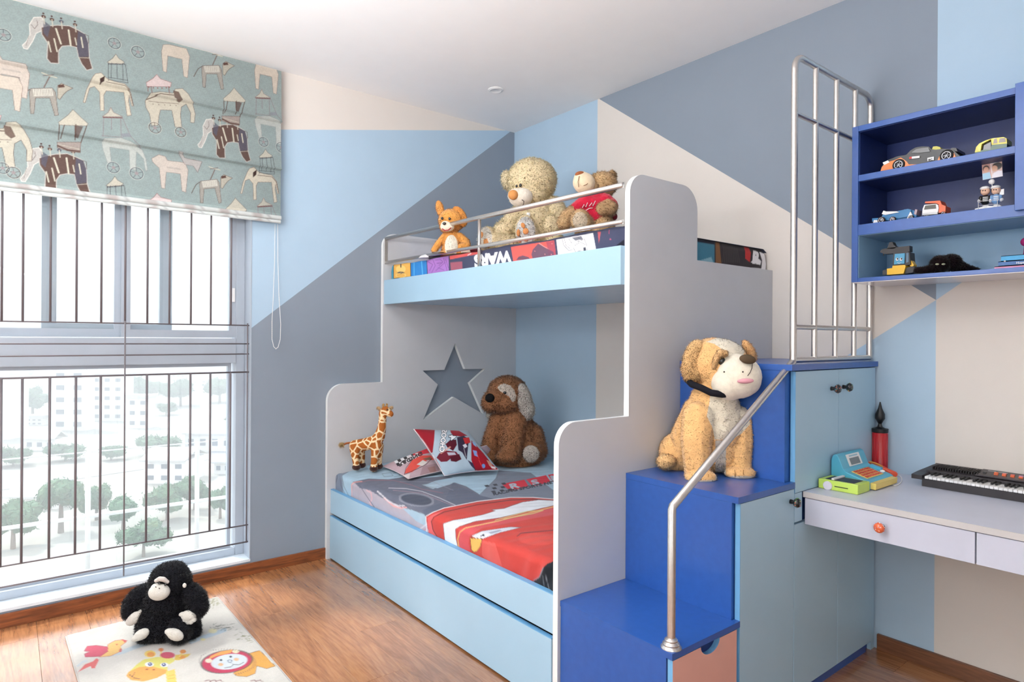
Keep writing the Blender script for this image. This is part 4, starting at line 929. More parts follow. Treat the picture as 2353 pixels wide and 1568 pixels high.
def mE(T):
    P_.poly(T([(640, 540), (660, 515), (700, 508), (735, 545), (790, 570), (862, 585), (905, 640), (925, 735), (912, 735), (895, 660), (890, 700), (908, 800), (880, 805), (866, 700), (858, 640), (735, 630), (718, 660), (720, 768), (695, 768), (690, 640), (655, 600), (620, 610), (590, 712), (576, 710), (600, 620)]), (226, 216, 196), .92, (130, 96, 84), .0016)
    P_.poly(T([(690, 550), (725, 530), (720, 570), (690, 590)]), (80, 60, 56)); P_.line(T([(735, 575), (862, 598), (900, 640), (922, 730)]), .003, BR)
    P_.poly(T([(742, 432), (780, 405), (802, 375), (822, 405), (862, 432), (850, 446), (750, 440)]), CRM, .9, (80, 70, 76), .0015)
    for a, b in (((750, 436), (748, 565)), ((772, 438), (768, 545)), ((808, 440), (812, 548)), ((848, 440), (852, 560)), ((868, 445), (885, 580)), ((748, 540), (882, 560)), ((748, 556), (882, 578))): P_.line(T([a, b]), .002, (78, 70, 80))
    for x in range(752, 868, 12): P_.ell(T([(x, 446)])[0], .0022, .003, (70, 60, 70))
def mF(T):  # pale canopy elephant seen faintly
    P_.poly(T([(706, 985), (720, 965), (835, 960), (900, 985), (985, 1040), (1010, 1100), (1022, 1180), (1008, 1185), (995, 1100), (945, 1050), (940, 1180), (900, 1170), (895, 1040), (760, 1020), (770, 1120), (745, 1130), (712, 1030)]), (222, 222, 214), .6, (160, 156, 156), .0012)
    P_.poly(T([(708, 810), (750, 780), (768, 745), (785, 780), (848, 810)]), CRM, .8, (140, 90, 88), .0012); P_.line(T([(715, 815), (845, 818)]), .005, (130, 84, 82))
    for a, b in (((718, 820), (712, 950)), ((770, 822), (772, 900)), ((836, 820), (838, 950)), ((705, 945), (848, 955)), ((848, 820), (905, 950), ), ((905, 950), (975, 1030))): P_.line(T([a, b]), .0022, (150, 130, 134))
    P_.poly(T([(838, 930), (895, 925), (910, 950), (850, 955)]), (150, 150, 160), .7)
    mwheel(T, (785, 1162), 46, (84, 84, 98)); mwheel(T, (946, 1202), 50, (84, 84, 98))
r_ = (240, 170)
for q in (r_, (225, 1080), (1432, 872), (-980, 560)): stamp(mA, r_, q)
for q in ((505, 760), (1620, 610), (1630, 1372)): stamp(mcan, (505, 760), q)
for q in ((1085, 518), (1088, 1340), (-125, 743), (-880, 1000)): stamp(mB, (1085, 518), q)
for q in ((290, 640), (1462, 478), (1448, 1272), (-860, 1500)): stamp(mC, (290, 640), q)
stamp(mD, (1200, 1150), (1200, 1150)); stamp(mD2, (1200, 1150), (1210, 350)); stamp(mD, (1200, 1150), (70, 470)); stamp(mD2, (1200, 1150), (1840, 480)); stamp(mD2, (1200, 1150), (20, 560))
for q in ((802, 375), (1838, 1035), (795, 1222)): stamp(mE, (802, 375), q)
for q in ((768, 745), (1812, 620), (1826, 1370)): stamp(mF, (768, 745), q)
for c_, r_ in (((792, 302), 46), ((955, 362), 48), ((25, 245), 55), ((18, 1165), 52)): mwheel(lambda p: [zc(*x) for x in p], c_, r_)
P_.poly([zc(1230, 1050), zc(1260, 1060), zc(1280, 1095), zc(1400, 1120), zc(1370, 1195), zc(1340, 1150), zc(1280, 1140)], (200, 190, 186), .8, DK, .0012)
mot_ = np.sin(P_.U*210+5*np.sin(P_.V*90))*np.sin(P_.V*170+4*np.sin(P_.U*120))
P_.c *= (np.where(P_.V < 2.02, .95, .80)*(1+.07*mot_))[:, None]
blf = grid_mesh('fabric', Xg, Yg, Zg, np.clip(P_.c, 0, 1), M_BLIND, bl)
M_HEM = flat('pale_blind_hem', (214, 214, 210)); 
for k_, (zc_, rr_h, yo_) in enumerate(((1.994, .012, -.006), (1.974, .010, .002))):
    xs_h = np.linspace(-1.08, 1.2, 420); an_ = np.linspace(-.9, 3.9, 18); Xh, Ah = np.meshgrid(xs_h, an_)
    Yh = YB_+yo_-np.sin(Ah)*rr_h; Zh = zc_+np.cos(Ah)*rr_h; Ph = Paint(Xh, Ah, (222, 226, 224), .02)
    for x_ in np.arange(-1., 1.2, .17):
        Ph.poly([(x_+k_*.05, .2), (x_+.05, .1), (x_+.06, 2.6), (x_+.01, 2.9)], (170, 150, 148), .55); Ph.line([(x_+.08, .4), (x_+.10, 2.4)], .008, (110, 100, 112), .5)
    grid_mesh('rolled_hem', Xh, Yh, Zh, Ph.c, M_BLIND, bl)
box('head_rail', M_WP, bl, -1.08, 1.2, YB_+.008, W-.002, 2.78, 2.815, bev=.002)
for f_ in (2.53, 2.262, 2.0): box('fold_rod', MATS['pale_blind_hem'], bl, -1.07, 1.19, YB_+.004, YB_+.010, f_-.005, f_+.005, bev=.001)
for x in (-.25, .5, 1.0): MB().cone((x, YB_+.012, 1.99), (x, YB_+.012, 2.80), .0012, n=6).build('lift_cord', M_WP, bl)
cd = thing('blind_cord', (1.19, W-.03, 1.25), 'white beaded pull cord loop hanging beside the blind', 'cord')
pts = [on(x, y, 'y', W-.03) for x, y in ((632, 515), (631, 600), (628, 680), (625, 740), (625, 780), (629, 797), (634, 802), (639, 798), (644, 780), (645, 745), (641, 680), (638.5, 600), (638, 515))]
MB().tube(pts, .0016, 8, caps=True).build('cord_loop', M_WP, cd, True)
b = MB(); 
for i in range(len(pts)-1):
    n = int(np.linalg.norm(pts[i+1]-pts[i])/.012)+1
    if i < 3 or i > 9: continue
    for j in range(n): b.ell(pts[i]+(pts[i+1]-pts[i])*j/n, .0027, n=1)
b.build('beads', M_WP, cd, True)['kind'] = 'stuff'

# ---------------- lower mattress and its sheet ----------------
lm = thing('lower_mattress', (2.23, 2.65, .36), 'lower mattress under a fitted sheet printed with a red racing car', 'mattress')
box('mattress_core', flat('mattress_ticking', (220, 220, 224)), lm, 1.552, 2.915, NP1+.01, HF-.008, .361, .50, bev=.02)
prof = [(1.5425, .405), (1.5425, .47)]+[(1.5825-.04*math.cos(a), .478+.034*math.sin(a)) for a in np.linspace(.1, math.pi/2, 9)]+[(1.66, .524), (1.8, .53), (2.9, .53), (2.924, .518)]
pr_ = np.array(prof); cl = np.r_[0, np.cumsum(np.linalg.norm(np.diff(pr_, axis=0), axis=1))]
def sheetgrid(pr_, cl, ss, ys_):
    xs = np.interp(ss, cl, pr_[:, 0]); zs = np.interp(ss, cl, pr_[:, 1])
    Y, X = np.meshgrid(ys_, xs, indexing='ij'); _, Z = np.meshgrid(ys_, zs, indexing='ij'); return X, Y, Z
ss = np.linspace(0, cl[-1], 300); ys_ = np.linspace(NP1+.002, HF-.002, 400)
Xg, Yg, Zg = sheetgrid(pr_, cl, ss, ys_)
S_g, _ = np.meshgrid(ss, ys_)
top = np.clip((S_g-.09)/.05, 0, 1); side = 1-top
wr = .0022*np.sin(Yg*38+6*np.sin(Xg*3))*np.sin(Xg*7+1)+.0015*np.sin(Yg*90+Xg*40)*np.sin(Xg*5+Yg*3)
Zg = Zg+wr*top-.012*np.clip((Yg-3.55)/.09, 0, 1)*top*(Xg < 1.75)-.02*np.clip((1.72-Yg)/.05, 0, 1)*top
Xg = Xg+side*(.003*np.sin(Yg*21)+.002*np.sin(Yg*57+1)+.006*np.clip((1.95-Yg)/.25, 0, 1)*np.sin(Yg*75+Zg*40))
qx, qy, _ = proj_np(np.stack([Xg.ravel(), Yg.ravel(), Zg.ravel()], 1))
P_ = Paint(qx, qy, (164, 192, 210), 1.2)
def Zp(*pts): return [(740+x/3.92, 1020+y/3.92) for x, y in pts]
P_.poly(Zp((60, 420), (110, 300), (140, 240), (200, 215), (280, 225), (230, 260), (180, 290), (190, 440), (240, 500), (150, 460)), (110, 116, 136), .8)
P_.poly(Zp((265, 350), (330, 350), (560, 480), (700, 560), (850, 700), (960, 760), (960, 830), (870, 790), (600, 660), (400, 560), (280, 500)), (178, 172, 184))
P_.poly(Zp((270, 345), (420, 315), (600, 322), (760, 296), (900, 310), (1110, 292), (1180, 305), (1020, 335), (930, 372), (1040, 402), (1195, 350), (1300, 385), (1400, 445), (1450, 482), (1300, 520), (1180, 560), (1050, 600), (950, 655), (850, 610), (700, 568), (560, 500), (430, 420), (340, 400), (300, 360)), (104, 108, 124))
P_.poly(Zp((900, 370), (1040, 350), (1060, 380), (1000, 410)), (166, 186, 200), .8); P_.poly(Zp((1000, 340), (1190, 345), (1150, 370), (1030, 402)), (168, 188, 204), .7)
P_.poly(Zp((1590, 240), (1880, 262), (2085, 420), (2085, 505), (1900, 482), (1560, 498), (1395, 490), (1480, 400), (1560, 320)), (124, 132, 148)); P_.poly(Zp((1180, 350), (1400, 460), (1560, 500), (1200, 600), (940, 670), (900, 600), (1100, 520)), (96, 102, 120))
P_.ell(Zp((850, 505))[0], 36, 11, (72, 78, 94), .9, ang=.12); P_.ell(Zp((850, 505))[0], 39, 14, (166, 168, 178), .45, ang=.12, ring=2.5)
for pts, w_, c_, a in ((((600, 400), (760, 405), (900, 430), (1060, 490), (1200, 555)), 1.5, (214, 210, 220), .8), (((640, 420), (900, 445), (1180, 560)), .8, (190, 150, 160), .8), (((350, 350), (420, 330), (640, 330), (800, 370), (900, 410), (1090, 445)), 1.1, (170, 110, 122), .7),
                    (((270, 480), (266, 370), (290, 348), (360, 340)), 1.6, (240, 160, 150), .9), (((400, 420), (440, 440), (450, 500), (430, 530), (450, 570)), 2, (232, 176, 180), .8), (((560, 490), (640, 560), (700, 580), (760, 575)), 3.2, (236, 170, 168), .85),
                    (((500, 430), (600, 520), (680, 560), (740, 560)), 3.5, (226, 224, 230), .7), (((340, 380), (420, 500), (470, 570)), 1.3, (60, 70, 92), .8), (((160, 290), (170, 380), (215, 470)), .9, (90, 96, 110), .8), (((180, 290), (195, 380), (245, 480)), .9, (90, 96, 110), .8),
                    (((540, 270), (620, 262), (640, 290), (560, 298), (540, 270)), .8, (90, 100, 116), .8), (((640, 268), (700, 264), (700, 290), (650, 300)), .8, (90, 100, 116), .8), (((1400, 480), (1480, 400), (1580, 300)), 1, (90, 98, 112), .8), (((870, 780), (950, 720), (990, 690)), 2.2, (226, 216, 224), .8), (((880, 800), (950, 760), (990, 740)), 2, (200, 96, 104), .7),
                    (((110, 230), (140, 300), (100, 420)), 2.4, (88, 96, 112), .7), (((700, 340), (1000, 345), (1180, 420)), .9, (150, 150, 164), .8)):
    P_.line(Zp(*pts), w_, c_, a)
RED = (198, 72, 66)
P_.poly(Zp((935, 655), (1000, 620), (1100, 582), (1400, 522), (1700, 486), (1900, 486), (2095, 502), (2095, 1400), (1700, 1200), (1400, 1080), (1100, 930), (985, 850), (950, 760)), RED)
P_.line(Zp((945, 830), (935, 655), (1000, 618), (1100, 580), (1400, 520), (1700, 484), (1900, 484), (2095, 500)), 1.6, (232, 224, 228)); P_.poly(Zp((948, 668), (1000, 640), (1100, 600), (1000, 660), (985, 700), (1000, 780), (1050, 860), (960, 820)), (226, 104, 106), .9)
P_.line(Zp((1050, 862), (1000, 780), (984, 700), (1010, 660), (1100, 616), (1400, 550), (1700, 508), (1900, 500), (2095, 515)), 1.5, (74, 40, 46))
WB = Zp((1090, 722), (1180, 690), (1270, 676), (1450, 640), (1560, 605), (1525, 596), (1640, 584), (1720, 555), (1810, 526), (1950, 506), (2095, 512), (2095, 556), (1900, 600), (1600, 668), (1380, 700), (1240, 745), (1202, 770), (1205, 850), (1228, 948), (1108, 893))
P_.poly(WB, (226, 230, 236), 1, (92, 70, 78), .9)
P_.poly(Zp((1230, 780), (1300, 745), (1600, 680), (1900, 612), (2095, 566), (2095, 640), (1760, 700), (1440, 760), (1330, 835), (1320, 900), (1340, 990), (1240, 960)), (206, 88, 96), .85)
P_.line(Zp((1235, 950), (1222, 860), (1240, 800), (1290, 760), (1600, 694), (1820, 636), (2095, 566)), 2.2, (222, 178, 116)); P_.line(Zp((1560, 690), (1850, 610), (1990, 602), (1900, 630), (1640, 678)), 2, (214, 196, 130), .8)
P_.poly(Zp((1340, 834), (1440, 788), (1700, 750), (1790, 756), (1600, 802), (1450, 856), (1400, 856)), (208, 212, 222), 1, (110, 80, 86), .8); P_.poly(Zp((1420, 836), (1455, 812), (1470, 832)), (60, 62, 74)); P_.poly(Zp((1500, 800), (1600, 775), (1620, 785), (1520, 815)), (120, 130, 160), .6)
P_.poly(Zp((1333, 850), (1442, 857), (1425, 930), (1395, 970), (1365, 978), (1345, 955)), (236, 184, 98), 1, (90, 56, 50), 1.2)
P_.poly(Zp((1440, 870), (1560, 900), (1640, 1160), (1500, 1100), (1440, 1000)), (220, 104, 98), .6); P_.line(Zp((1758, 834), (1790, 808), (1850, 800), (2095, 780)), 1.8, (96, 60, 68)); P_.ell(Zp((1950, 860))[0], 46, 14, (226, 92, 84), .5)
P_.poly(Zp((1985, 1125), (2030, 1080), (2100, 1055), (2100, 1400), (1900, 1290), (1880, 1255), (1950, 1210)), (34, 38, 44)); P_.line(Zp((1990, 1120), (1960, 1200), (1900, 1240)), 2, (150, 148, 160), .8)
P_.line(Zp((2010, 1180), (2030, 1250), (2050, 1330)), 1.6, (130, 136, 146), .8); P_.line(Zp((1990, 1190), (2000, 1300)), 1.2, (110, 116, 126), .8)
for bx_ in (((1618, 364), (1822, 324), (1862, 388), (1690, 424)), ((1838, 322), (2018, 284), (2062, 345), (1900, 384)), ((2034, 282), (2110, 268), (2150, 330), (2078, 344))): P_.poly(Zp(*bx_), (214, 40, 62))
paint_text(P_, 'R', Zp((1700, 408))[0], (33, -6.5), (-8, -15), (178, 190, 204), .03); paint_text(P_, 'S', Zp((1900, 372))[0], (33, -6.5), (-9, -14.5), (178, 190, 204), .03); paint_text(P_, 'N', Zp((2070, 334))[0], (33, -6.5), (-8, -15), (178, 190, 204), .03)
paint_text(P_, 'RACING SPORTS NETWORK', Zp((1545, 466))[0], (14.4, -2.9), (-3.6, -7.6), (52, 56, 70), .03, 1.05)
for i_ in range(5):
    for j_ in range(3):
        if (i_+j_) % 2 == 0:
            x_, y_ = 1460+i_*38+j_*30, 376+j_*26-i_*5; P_.poly(Zp((x_, y_), (x_+34, y_-6), (x_+50, y_+10), (x_+16, y_+16)), (52, 56, 66))
grid_mesh('fitted_sheet', Xg, Yg, Zg, P_.c, M_SHEET, lm)

# ---------------- upper mattress ----------------
um = thing('upper_mattress', (2.4, 2.65, 1.60), 'upper bunk mattress with a dark comic-print sheet', 'mattress')
box('mattress_core', MATS['mattress_ticking'], um, 1.90, 2.915, NP1+.012, HF-.03, 1.601, 1.75, bev=.02)
prof = [(1.8875, 1.68), (1.8875, 1.745)]+[(1.9075-.02*math.cos(a), 1.75+.02*math.sin(a)) for a in np.linspace(.1, math.pi/2, 6)]+[(2.0, 1.771), (2.90, 1.771), (2.925, 1.755)]
pr_ = np.array(prof); cl = np.r_[0, np.cumsum(np.linalg.norm(np.diff(pr_, axis=0), axis=1))]
ss = np.r_[np.linspace(0, .11, 34), np.linspace(.12, cl[-1], 30)]; ys_ = np.linspace(NP1+.003, HF-.022, 520)
Xg, Yg, Zg = sheetgrid(pr_, cl, ss, ys_); S_g, _ = np.meshgrid(ss, ys_)
up_ = np.clip((Zg-1.69)/.07, 0, 1)
Zg = Zg+up_*(.012*(Yg-1.67)/1.95+.003*np.sin(Yg*11)+.0015*np.sin(Yg*37)) - up_*.03*np.clip((Yg-3.585)/.035, 0, 1)
Xg = Xg+(1-np.clip((S_g-.1)/.05, 0, 1))*(.002*np.sin(Yg*23+Zg*30))
Xg = Xg+.012*np.clip((Yg-3.59)/.03, 0, 1)*(Xg < 2)
qx, qy, _ = proj_np(np.stack([Xg.ravel(), Yg.ravel(), Zg.ravel()], 1)); P_ = Paint(qx, qy, (70, 74, 98), 1.1)
def U1(*p): return [(880+x/8.404, 520+y/8.404) for x, y in p]
def U2(*p): return [(1150+x/8.114, 480+y/8.114) for x, y in p]
P_.poly(U1((100, 700), (205, 700), (205, 1030), (60, 1040)), (70, 150, 176)); P_.poly(U1((205, 740), (530, 695), (536, 975), (205, 1010)), (236, 180, 88), 1, (50, 44, 60), 1.2)
P_.ell(U1((345, 830))[0], 11, 9, (246, 206, 120)); P_.ell(U1((345, 900))[0], 8, 2.4, (84, 72, 78)); P_.ell(U1((345, 950))[0], 11, 5, (246, 210, 130), ring=1); P_.line(U1((345, 730), (345, 790)), 2.4, (60, 56, 66))
P_.poly(U1((540, 692), (840, 650), (850, 930), (545, 970)), (52, 134, 206)); P_.line(U1((600, 690), (600, 950)), 1.4, (110, 200, 240), .8); P_.line(U1((745, 680), (765, 930)), 1.8, (110, 200, 240), .8)
P_.poly(U1((850, 645), (1268, 575), (1272, 862), (865, 920)), (172, 122, 196))
for pts in (((870, 690), (960, 740), (900, 860)), ((960, 640), (1010, 760), (940, 900)), ((1000, 660), (1100, 640), (1160, 690), (1080, 760)), ((1020, 860), (1130, 760), (1200, 700)), ((1170, 620), (1240, 860)), ((1040, 720), (1150, 700)), ((1060, 800), (1180, 850)), ((1210, 640), (1262, 800))): P_.line(U1(*pts), .9, (96, 62, 128), .85)
P_.poly(U1((1285, 575), (1800, 490), (1900, 480), (1880, 530), (1500, 600), (1295, 645)), (216, 92, 90)); P_.poly(U1((1300, 702), (1530, 680), (1535, 832), (1312, 852)), (160, 92, 108)); P_.line(U1((1640, 560), (1700, 525)), 1.6, (240, 220, 220))
paint_text(P_, 'WARS', (1173, 577), (-31.5, 4.2), (1.5, 38), (240, 240, 242), .045, .92)
P_.poly(U2((195, 712), (1000, 590), (1035, 890), (240, 985)), (226, 98, 92)); P_.poly(U2((575, 850), (600, 760), (700, 650), (780, 690), (860, 740), (985, 800), (1000, 870), (600, 930)), (88, 84, 104), .9); P_.poly(U2((290, 960), (340, 890), (420, 870), (520, 900), (560, 940)), (84, 80, 98), .9)
P_.line(U2((720, 640), (800, 700), (900, 750)), .8, (230, 190, 190)); P_.poly(U2((850, 620), (1000, 600), (1030, 880), (900, 900), (880, 760)), (120, 70, 96), .6)
for p in ((830, 850), (950, 850), (640, 790), (960, 650)): P_.ell(U2(p)[0], 1, 1, (240, 150, 150))
P_.poly(U2((1040, 575), (1725, 452), (1790, 810), (1080, 910)), (228, 228, 230))
for pts in (((1150, 570), (1180, 680), (1270, 780), (1340, 770)), ((1190, 560), (1220, 680), (1290, 740)), ((1270, 560), (1330, 640), (1420, 620), (1560, 560)), ((1380, 690), (1480, 620), (1590, 670)), ((1560, 560), (1610, 680), (1615, 830)), ((1360, 730), (1420, 840)), ((1400, 810), (1540, 770)), ((1410, 830), (1540, 795)), ((1240, 640), (1300, 700)), ((1450, 540), (1520, 600))): P_.line(U2(*pts), .9, (70, 72, 84))
P_.poly(U2((1545, 720), (1590, 710), (1600, 830), (1550, 835)), (70, 72, 84)); P_.poly(U2((1330, 540), (1500, 505), (1540, 560), (1400, 600)), (96, 98, 112), .9)
P_.poly(U2((1812, 430), (1872, 425), (1835, 645)), (206, 96, 100), .8); P_.line(U2((2030, 400), (2025, 460)), 1.2, (196, 80, 120)); P_.ell(U2((2050, 570))[0], 1.6, 1.8, (206, 96, 130)); P_.poly(U2((2150, 690), (2310, 570), (2310, 745), (2120, 750)), (34, 34, 46))
grid_mesh('fitted_sheet', Xg, Yg, Zg, P_.c, M_SHEET, um)
# end of the sheet, seen above the lower part of the end panel
xs_ = np.linspace(1.895, 2.922, 300); zs_ = np.linspace(1.62, 1.768, 34); Xe, Ze = np.meshgrid(xs_, zs_)
ed = np.clip((Xe-2.885)/.037, 0, 1); Ze = np.where(Ze > 1.66, Ze-(Ze-1.66)*ed**2*.75, Ze); Ye = NP1+.003+.004*np.sin(Xe*31)**2*0+.016*np.clip((Ze-1.735)/.033, 0, 1)**2
qx, qy, _ = proj_np(np.stack([Xe.ravel(), Ye.ravel(), Ze.ravel()], 1)); P_ = Paint(qx, qy, (52, 46, 50), 1.1)
def U3(*p): return [(1400+x/4.611, 360+y/4.611) for x, y in p]
P_.poly(U3((900, 850), (1115, 880), (1115, 1150), (900, 1130)), (64, 122, 146)); P_.poly(U3((900, 850), (1115, 882), (1115, 935), (900, 900)), (40, 44, 62)); P_.line(U3((940, 858), (1110, 882)), 1.4, (60, 96, 160))
P_.poly(U3((930, 1110), (1080, 1065), (1110, 1140), (940, 1125)), (130, 170, 186)); P_.poly(U3((1125, 890), (1165, 895), (1190, 1150), (1130, 1145)), (128, 88, 56))
for i_ in range(10): P_.line(U3((1200+i_*18, 920+i_*6), (1215+i_*16, 1000), (1200+i_*20, 1120)), 1, (90, 88, 84), .6)
P_.poly(U3((1415, 930), (1470, 945), (1500, 1020), (1490, 1120), (1440, 1080), (1440, 1000)), (190, 50, 50)); P_.poly(U3((1590, 1010), (1640, 1030), (1665, 1100), (1655, 1210), (1610, 1200), (1620, 1100)), (232, 230, 232)); P_.poly(U3((1500, 1180), (1640, 1190), (1640, 1215), (1500, 1200)), (232, 230, 232))
paint_text(P_, 'R', (1728, 604), (27, 5), (3, -38), (236, 234, 236), .05)
P_.poly(U3((1560, 1060), (1610, 1110), (1600, 1150), (1500, 1120)), (236, 234, 236))
grid_mesh('sheet_end', Xe, Ye, Ze, P_.c, M_SHEET, um)
# folded dark cover lying behind the toys
fc = Toy('folded_cover', 1030, 600, 'dark red folded cover lying behind the small orange puppy on the upper bunk', 'blanket', D=3.62, z=None, zsup=UZ)
fc.mb(); fc.e(1000, 596, 10, 40, 14, 22); fc.e(1050, 594, 16, 46, 18, 24); fc.e(1085, 588, 20, 26, 20, 22)
def fcol(c, px, py, d):
    c[:] = lin((112, 22, 42)); c[(px < 1012)] = lin((40, 36, 50)); c[(px < 985)] = lin((220, 220, 222))
fc.skin('cloth', M_PLUSH, vox=1.6, smooth=5, colorfn=fcol)

# ---------------- cushions ----------------
def cushion(name, corners, puff, label, base, painter, n=170, pinch=.06, back=(150, 150, 160)):
    """corners: TL, TR, BR, BL world points; a real two-sided padded square"""
    TL, TR, BR, BL = [np.array(c, float) for c in corners]; cen = (TL+TR+BR+BL)/4
    t = thing(name, (cen[0], cen[1], min(c[2] for c in (TL, TR, BR, BL))), label, 'cushion', 'cushions on the lower bed')
    u, v = np.meshgrid(np.linspace(0, 1, n), np.linspace(0, 1, n)); nrm = np.cross(TR-TL, BL-TL); nrm /= np.linalg.norm(nrm)
    if np.dot(nrm, -cen+np.array([0, 0, CH])) < 0: nrm = -nrm
    uu = u-pinch*np.sin(math.pi*v)*(2*u-1)*.55; vv = v-pinch*np.sin(math.pi*u)*(2*v-1)*.55
    B = (TL[None, None]*((1-uu)*(1-vv))[..., None]+TR*(uu*(1-vv))[..., None]+BR*(uu*vv)[..., None]+BL*((1-uu)*vv)[..., None])
    h = puff*(np.sin(math.pi*u)*np.sin(math.pi*v))**.45
    h = h*(1+.05*np.sin(u*9+v*4)*np.sin(v*8))
    for sgn, nm in ((1, 'printed_front'), (-1, 'back')):
        G = B+nrm*(sgn*h)[..., None]; G[..., 2] = np.maximum(G[..., 2], MZ+.002)
        qx, qy, _ = proj_np(G.reshape(-1, 3)); P_ = Paint(qx, qy, base if sgn > 0 else back, 1.0)
        if sgn > 0: painter(P_)
        grid_mesh(nm, G[..., 0], G[..., 1], G[..., 2], P_.c, M_SHEET, t)
    edge = [B[0, i] for i in range(0, n, 9)]+[B[i, -1] for i in range(0, n, 9)]+[B[-1, n-1-i] for i in range(0, n, 9)]+[B[n-1-i, 0] for i in range(0, n, 9)]
    edge = [np.array([e[0], e[1], max(e[2], MZ+.003)]) for e in edge]
    MB().tube(edge, .0022, 6, closed=True).build('piping', flat('cushion_piping', (214, 200, 204)), t, True)
    return t
def Cp(*p): return [(860+x/5.739, 960+y/5.739) for x, y in p]
def paintA(P_):
    P_.poly(Cp((280, 380), (700, 380), (760, 460), (560, 500), (440, 520)), (206, 48, 62))
    for i_ in range(6):
        for j_ in range(4):
            x_, y_ = 205+i_*40+j_*26, 500+j_*36-i_*17
            P_.poly(Cp((x_, y_), (x_+40, y_-17), (x_+66, y_+19), (x_+26, y_+36)), (30, 30, 36) if (i_+j_) % 2 else (232, 232, 234))
    paint_text(P_, 'H', Cp((440, 500))[0], (34, -8), (6, 13), (232, 220, 224), .04)
    paint_text(P_, 'RACING', Cp((312, 612))[0], (14.5, -7.6), (4.8, 9.5), (58, 48, 52), .03)
    P_.c = P_.c
    P_.poly(Cp((395, 740), (420, 680), (500, 560), (620, 500), (760, 500), (800, 560), (700, 560), (600, 640), (500, 720)), (226, 84, 72)); P_.poly(Cp((560, 620), (640, 560), (700, 590), (640, 640)), (226, 220, 214)); P_.poly(Cp((640, 540), (740, 520), (760, 560), (680, 560)), (70, 96, 76), .8)
    P_.line(Cp((395, 760), (420, 660), (500, 560)), 1, (90, 40, 44)); P_.line(Cp((400, 750), (560, 680), (680, 620), (760, 540)), 1.2, (70, 40, 44)); P_.poly(Cp((380, 760), (470, 740), (460, 830), (400, 800)), (226, 218, 216), .8)
    P_.poly(Cp((640, 640), (860, 600), (860, 740), (600, 770)), (160, 128, 132), .7); P_.poly(Cp((700, 660), (800, 640), (820, 720), (740, 730)), (150, 100, 84), .5)
cor = [on(985, 1032, 'z', .625), on(1052, 1050, 'z', .575), on(1052, 1094, 'z', .545), on(938, 1101, 'z', .545)]
def PD(px, py, D): return at(px, py, D)
cushion('cushion', [on(879, 1072, 'z', .545), PD(990, 1028, 3.88), PD(1062, 1074, 3.80), on(938, 1101, 'z', .545)], .036, 'grey and pink racing cushion with black and white check, lying left of the red one', (190, 164, 172), paintA)
def paintB(P_):
    P_.poly(Cp((500, 140), (800, 140), (790, 300), (770, 460), (740, 470), (640, 320)), (150, 34, 46)); P_.poly(Cp((760, 480), (800, 520), (920, 780), (880, 790), (740, 560)), (176, 30, 50))
    P_.line(Cp((522, 152), (600, 270), (680, 360), (760, 470), (830, 650), (930, 780)), 2, (236, 228, 232))
    P_.poly(Cp((1000, 165), (1120, 175), (1230, 240), (1140, 250), (1040, 235), (1010, 200)), (150, 22, 40)); P_.poly(Cp((940, 350), (1000, 295), (1080, 290), (1090, 360), (1040, 440), (960, 390)), (84, 22, 38)); P_.poly(Cp((1090, 260), (1180, 240), (1260, 290), (1240, 360), (1220, 560), (1160, 460), (1110, 430)), (54, 44, 66))
    P_.poly(Cp((1170, 270), (1250, 260), (1270, 330), (1200, 350)), (196, 40, 44)); P_.poly(Cp((1280, 300), (1340, 360), (1440, 470), (1540, 600), (1640, 690), (1600, 715), (1420, 720), (1330, 700), (1280, 560)), (158, 24, 40)); P_.poly(Cp((1230, 560), (1300, 600), (1340, 700), (1280, 640)), (60, 50, 76))
    P_.poly(Cp((1300, 430), (1350, 440), (1370, 520), (1320, 500)), (120, 150, 206)); P_.ell(Cp((1440, 640))[0], 4, 5, (110, 150, 210)); P_.poly(Cp((1290, 320), (1330, 330), (1350, 390), (1310, 360)), (140, 180, 226)); P_.poly(Cp((1165, 365), (1205, 345), (1228, 380), (1195, 405)), (206, 206, 216))
    P_.poly(Cp((820, 530), (860, 470), (950, 435), (1080, 450), (1110, 490), (1010, 540), (960, 580), (880, 585)), (110, 36, 50)); P_.poly(Cp((1000, 520), (1120, 480), (1150, 550), (1080, 585), (1010, 575)), (80, 22, 36)); P_.poly(Cp((960, 460), (1060, 460), (1080, 490), (980, 500)), (186, 190, 206), .8)
    P_.line(Cp((880, 470), (940, 430), (1000, 390)), 3.4, (206, 150, 140), .8); P_.line(Cp((1180, 400), (1210, 520)), .8, (206, 200, 206)); P_.poly(Cp((1480, 560), (1530, 580), (1560, 640), (1520, 640)), (206, 160, 140), .8); P_.poly(Cp((1530, 640), (1600, 650), (1600, 680), (1550, 670)), (230, 226, 230), .8)
    for q in ((1380, 560), (1400, 600), (1350, 470)): P_.line(Cp(q, (q[0]+30, q[1]+70)), 1.6, (226, 60, 60), .8)
    paint_text(P_, 'CHOOSE', Cp((858, 455))[0], (1.9, -14.6), (15.5, 1.0), (30, 24, 30), .085); paint_text(P_, 'CHOOSE', Cp((858, 455))[0], (1.9, -14.6), (15.5, 1.0), (240, 238, 240), .02)
    paint_text(P_, '4', Cp((985, 295))[0], (2, -24), (22, 2), (40, 44, 52), .07); paint_text(P_, '4', Cp((985, 295))[0], (2, -24), (22, 2), (232, 236, 240), .01)
cushion('cushion', [PD(950.5, 986.5, 3.66), PD(1074, 990, 3.86), on(1145, 1080, 'z', .56), on(1021, 1094, 'z', .545)], .068, 'red and grey cushion lettered CHOOSE, propped up in front of the others', (168, 186, 200), paintB, pinch=.05)
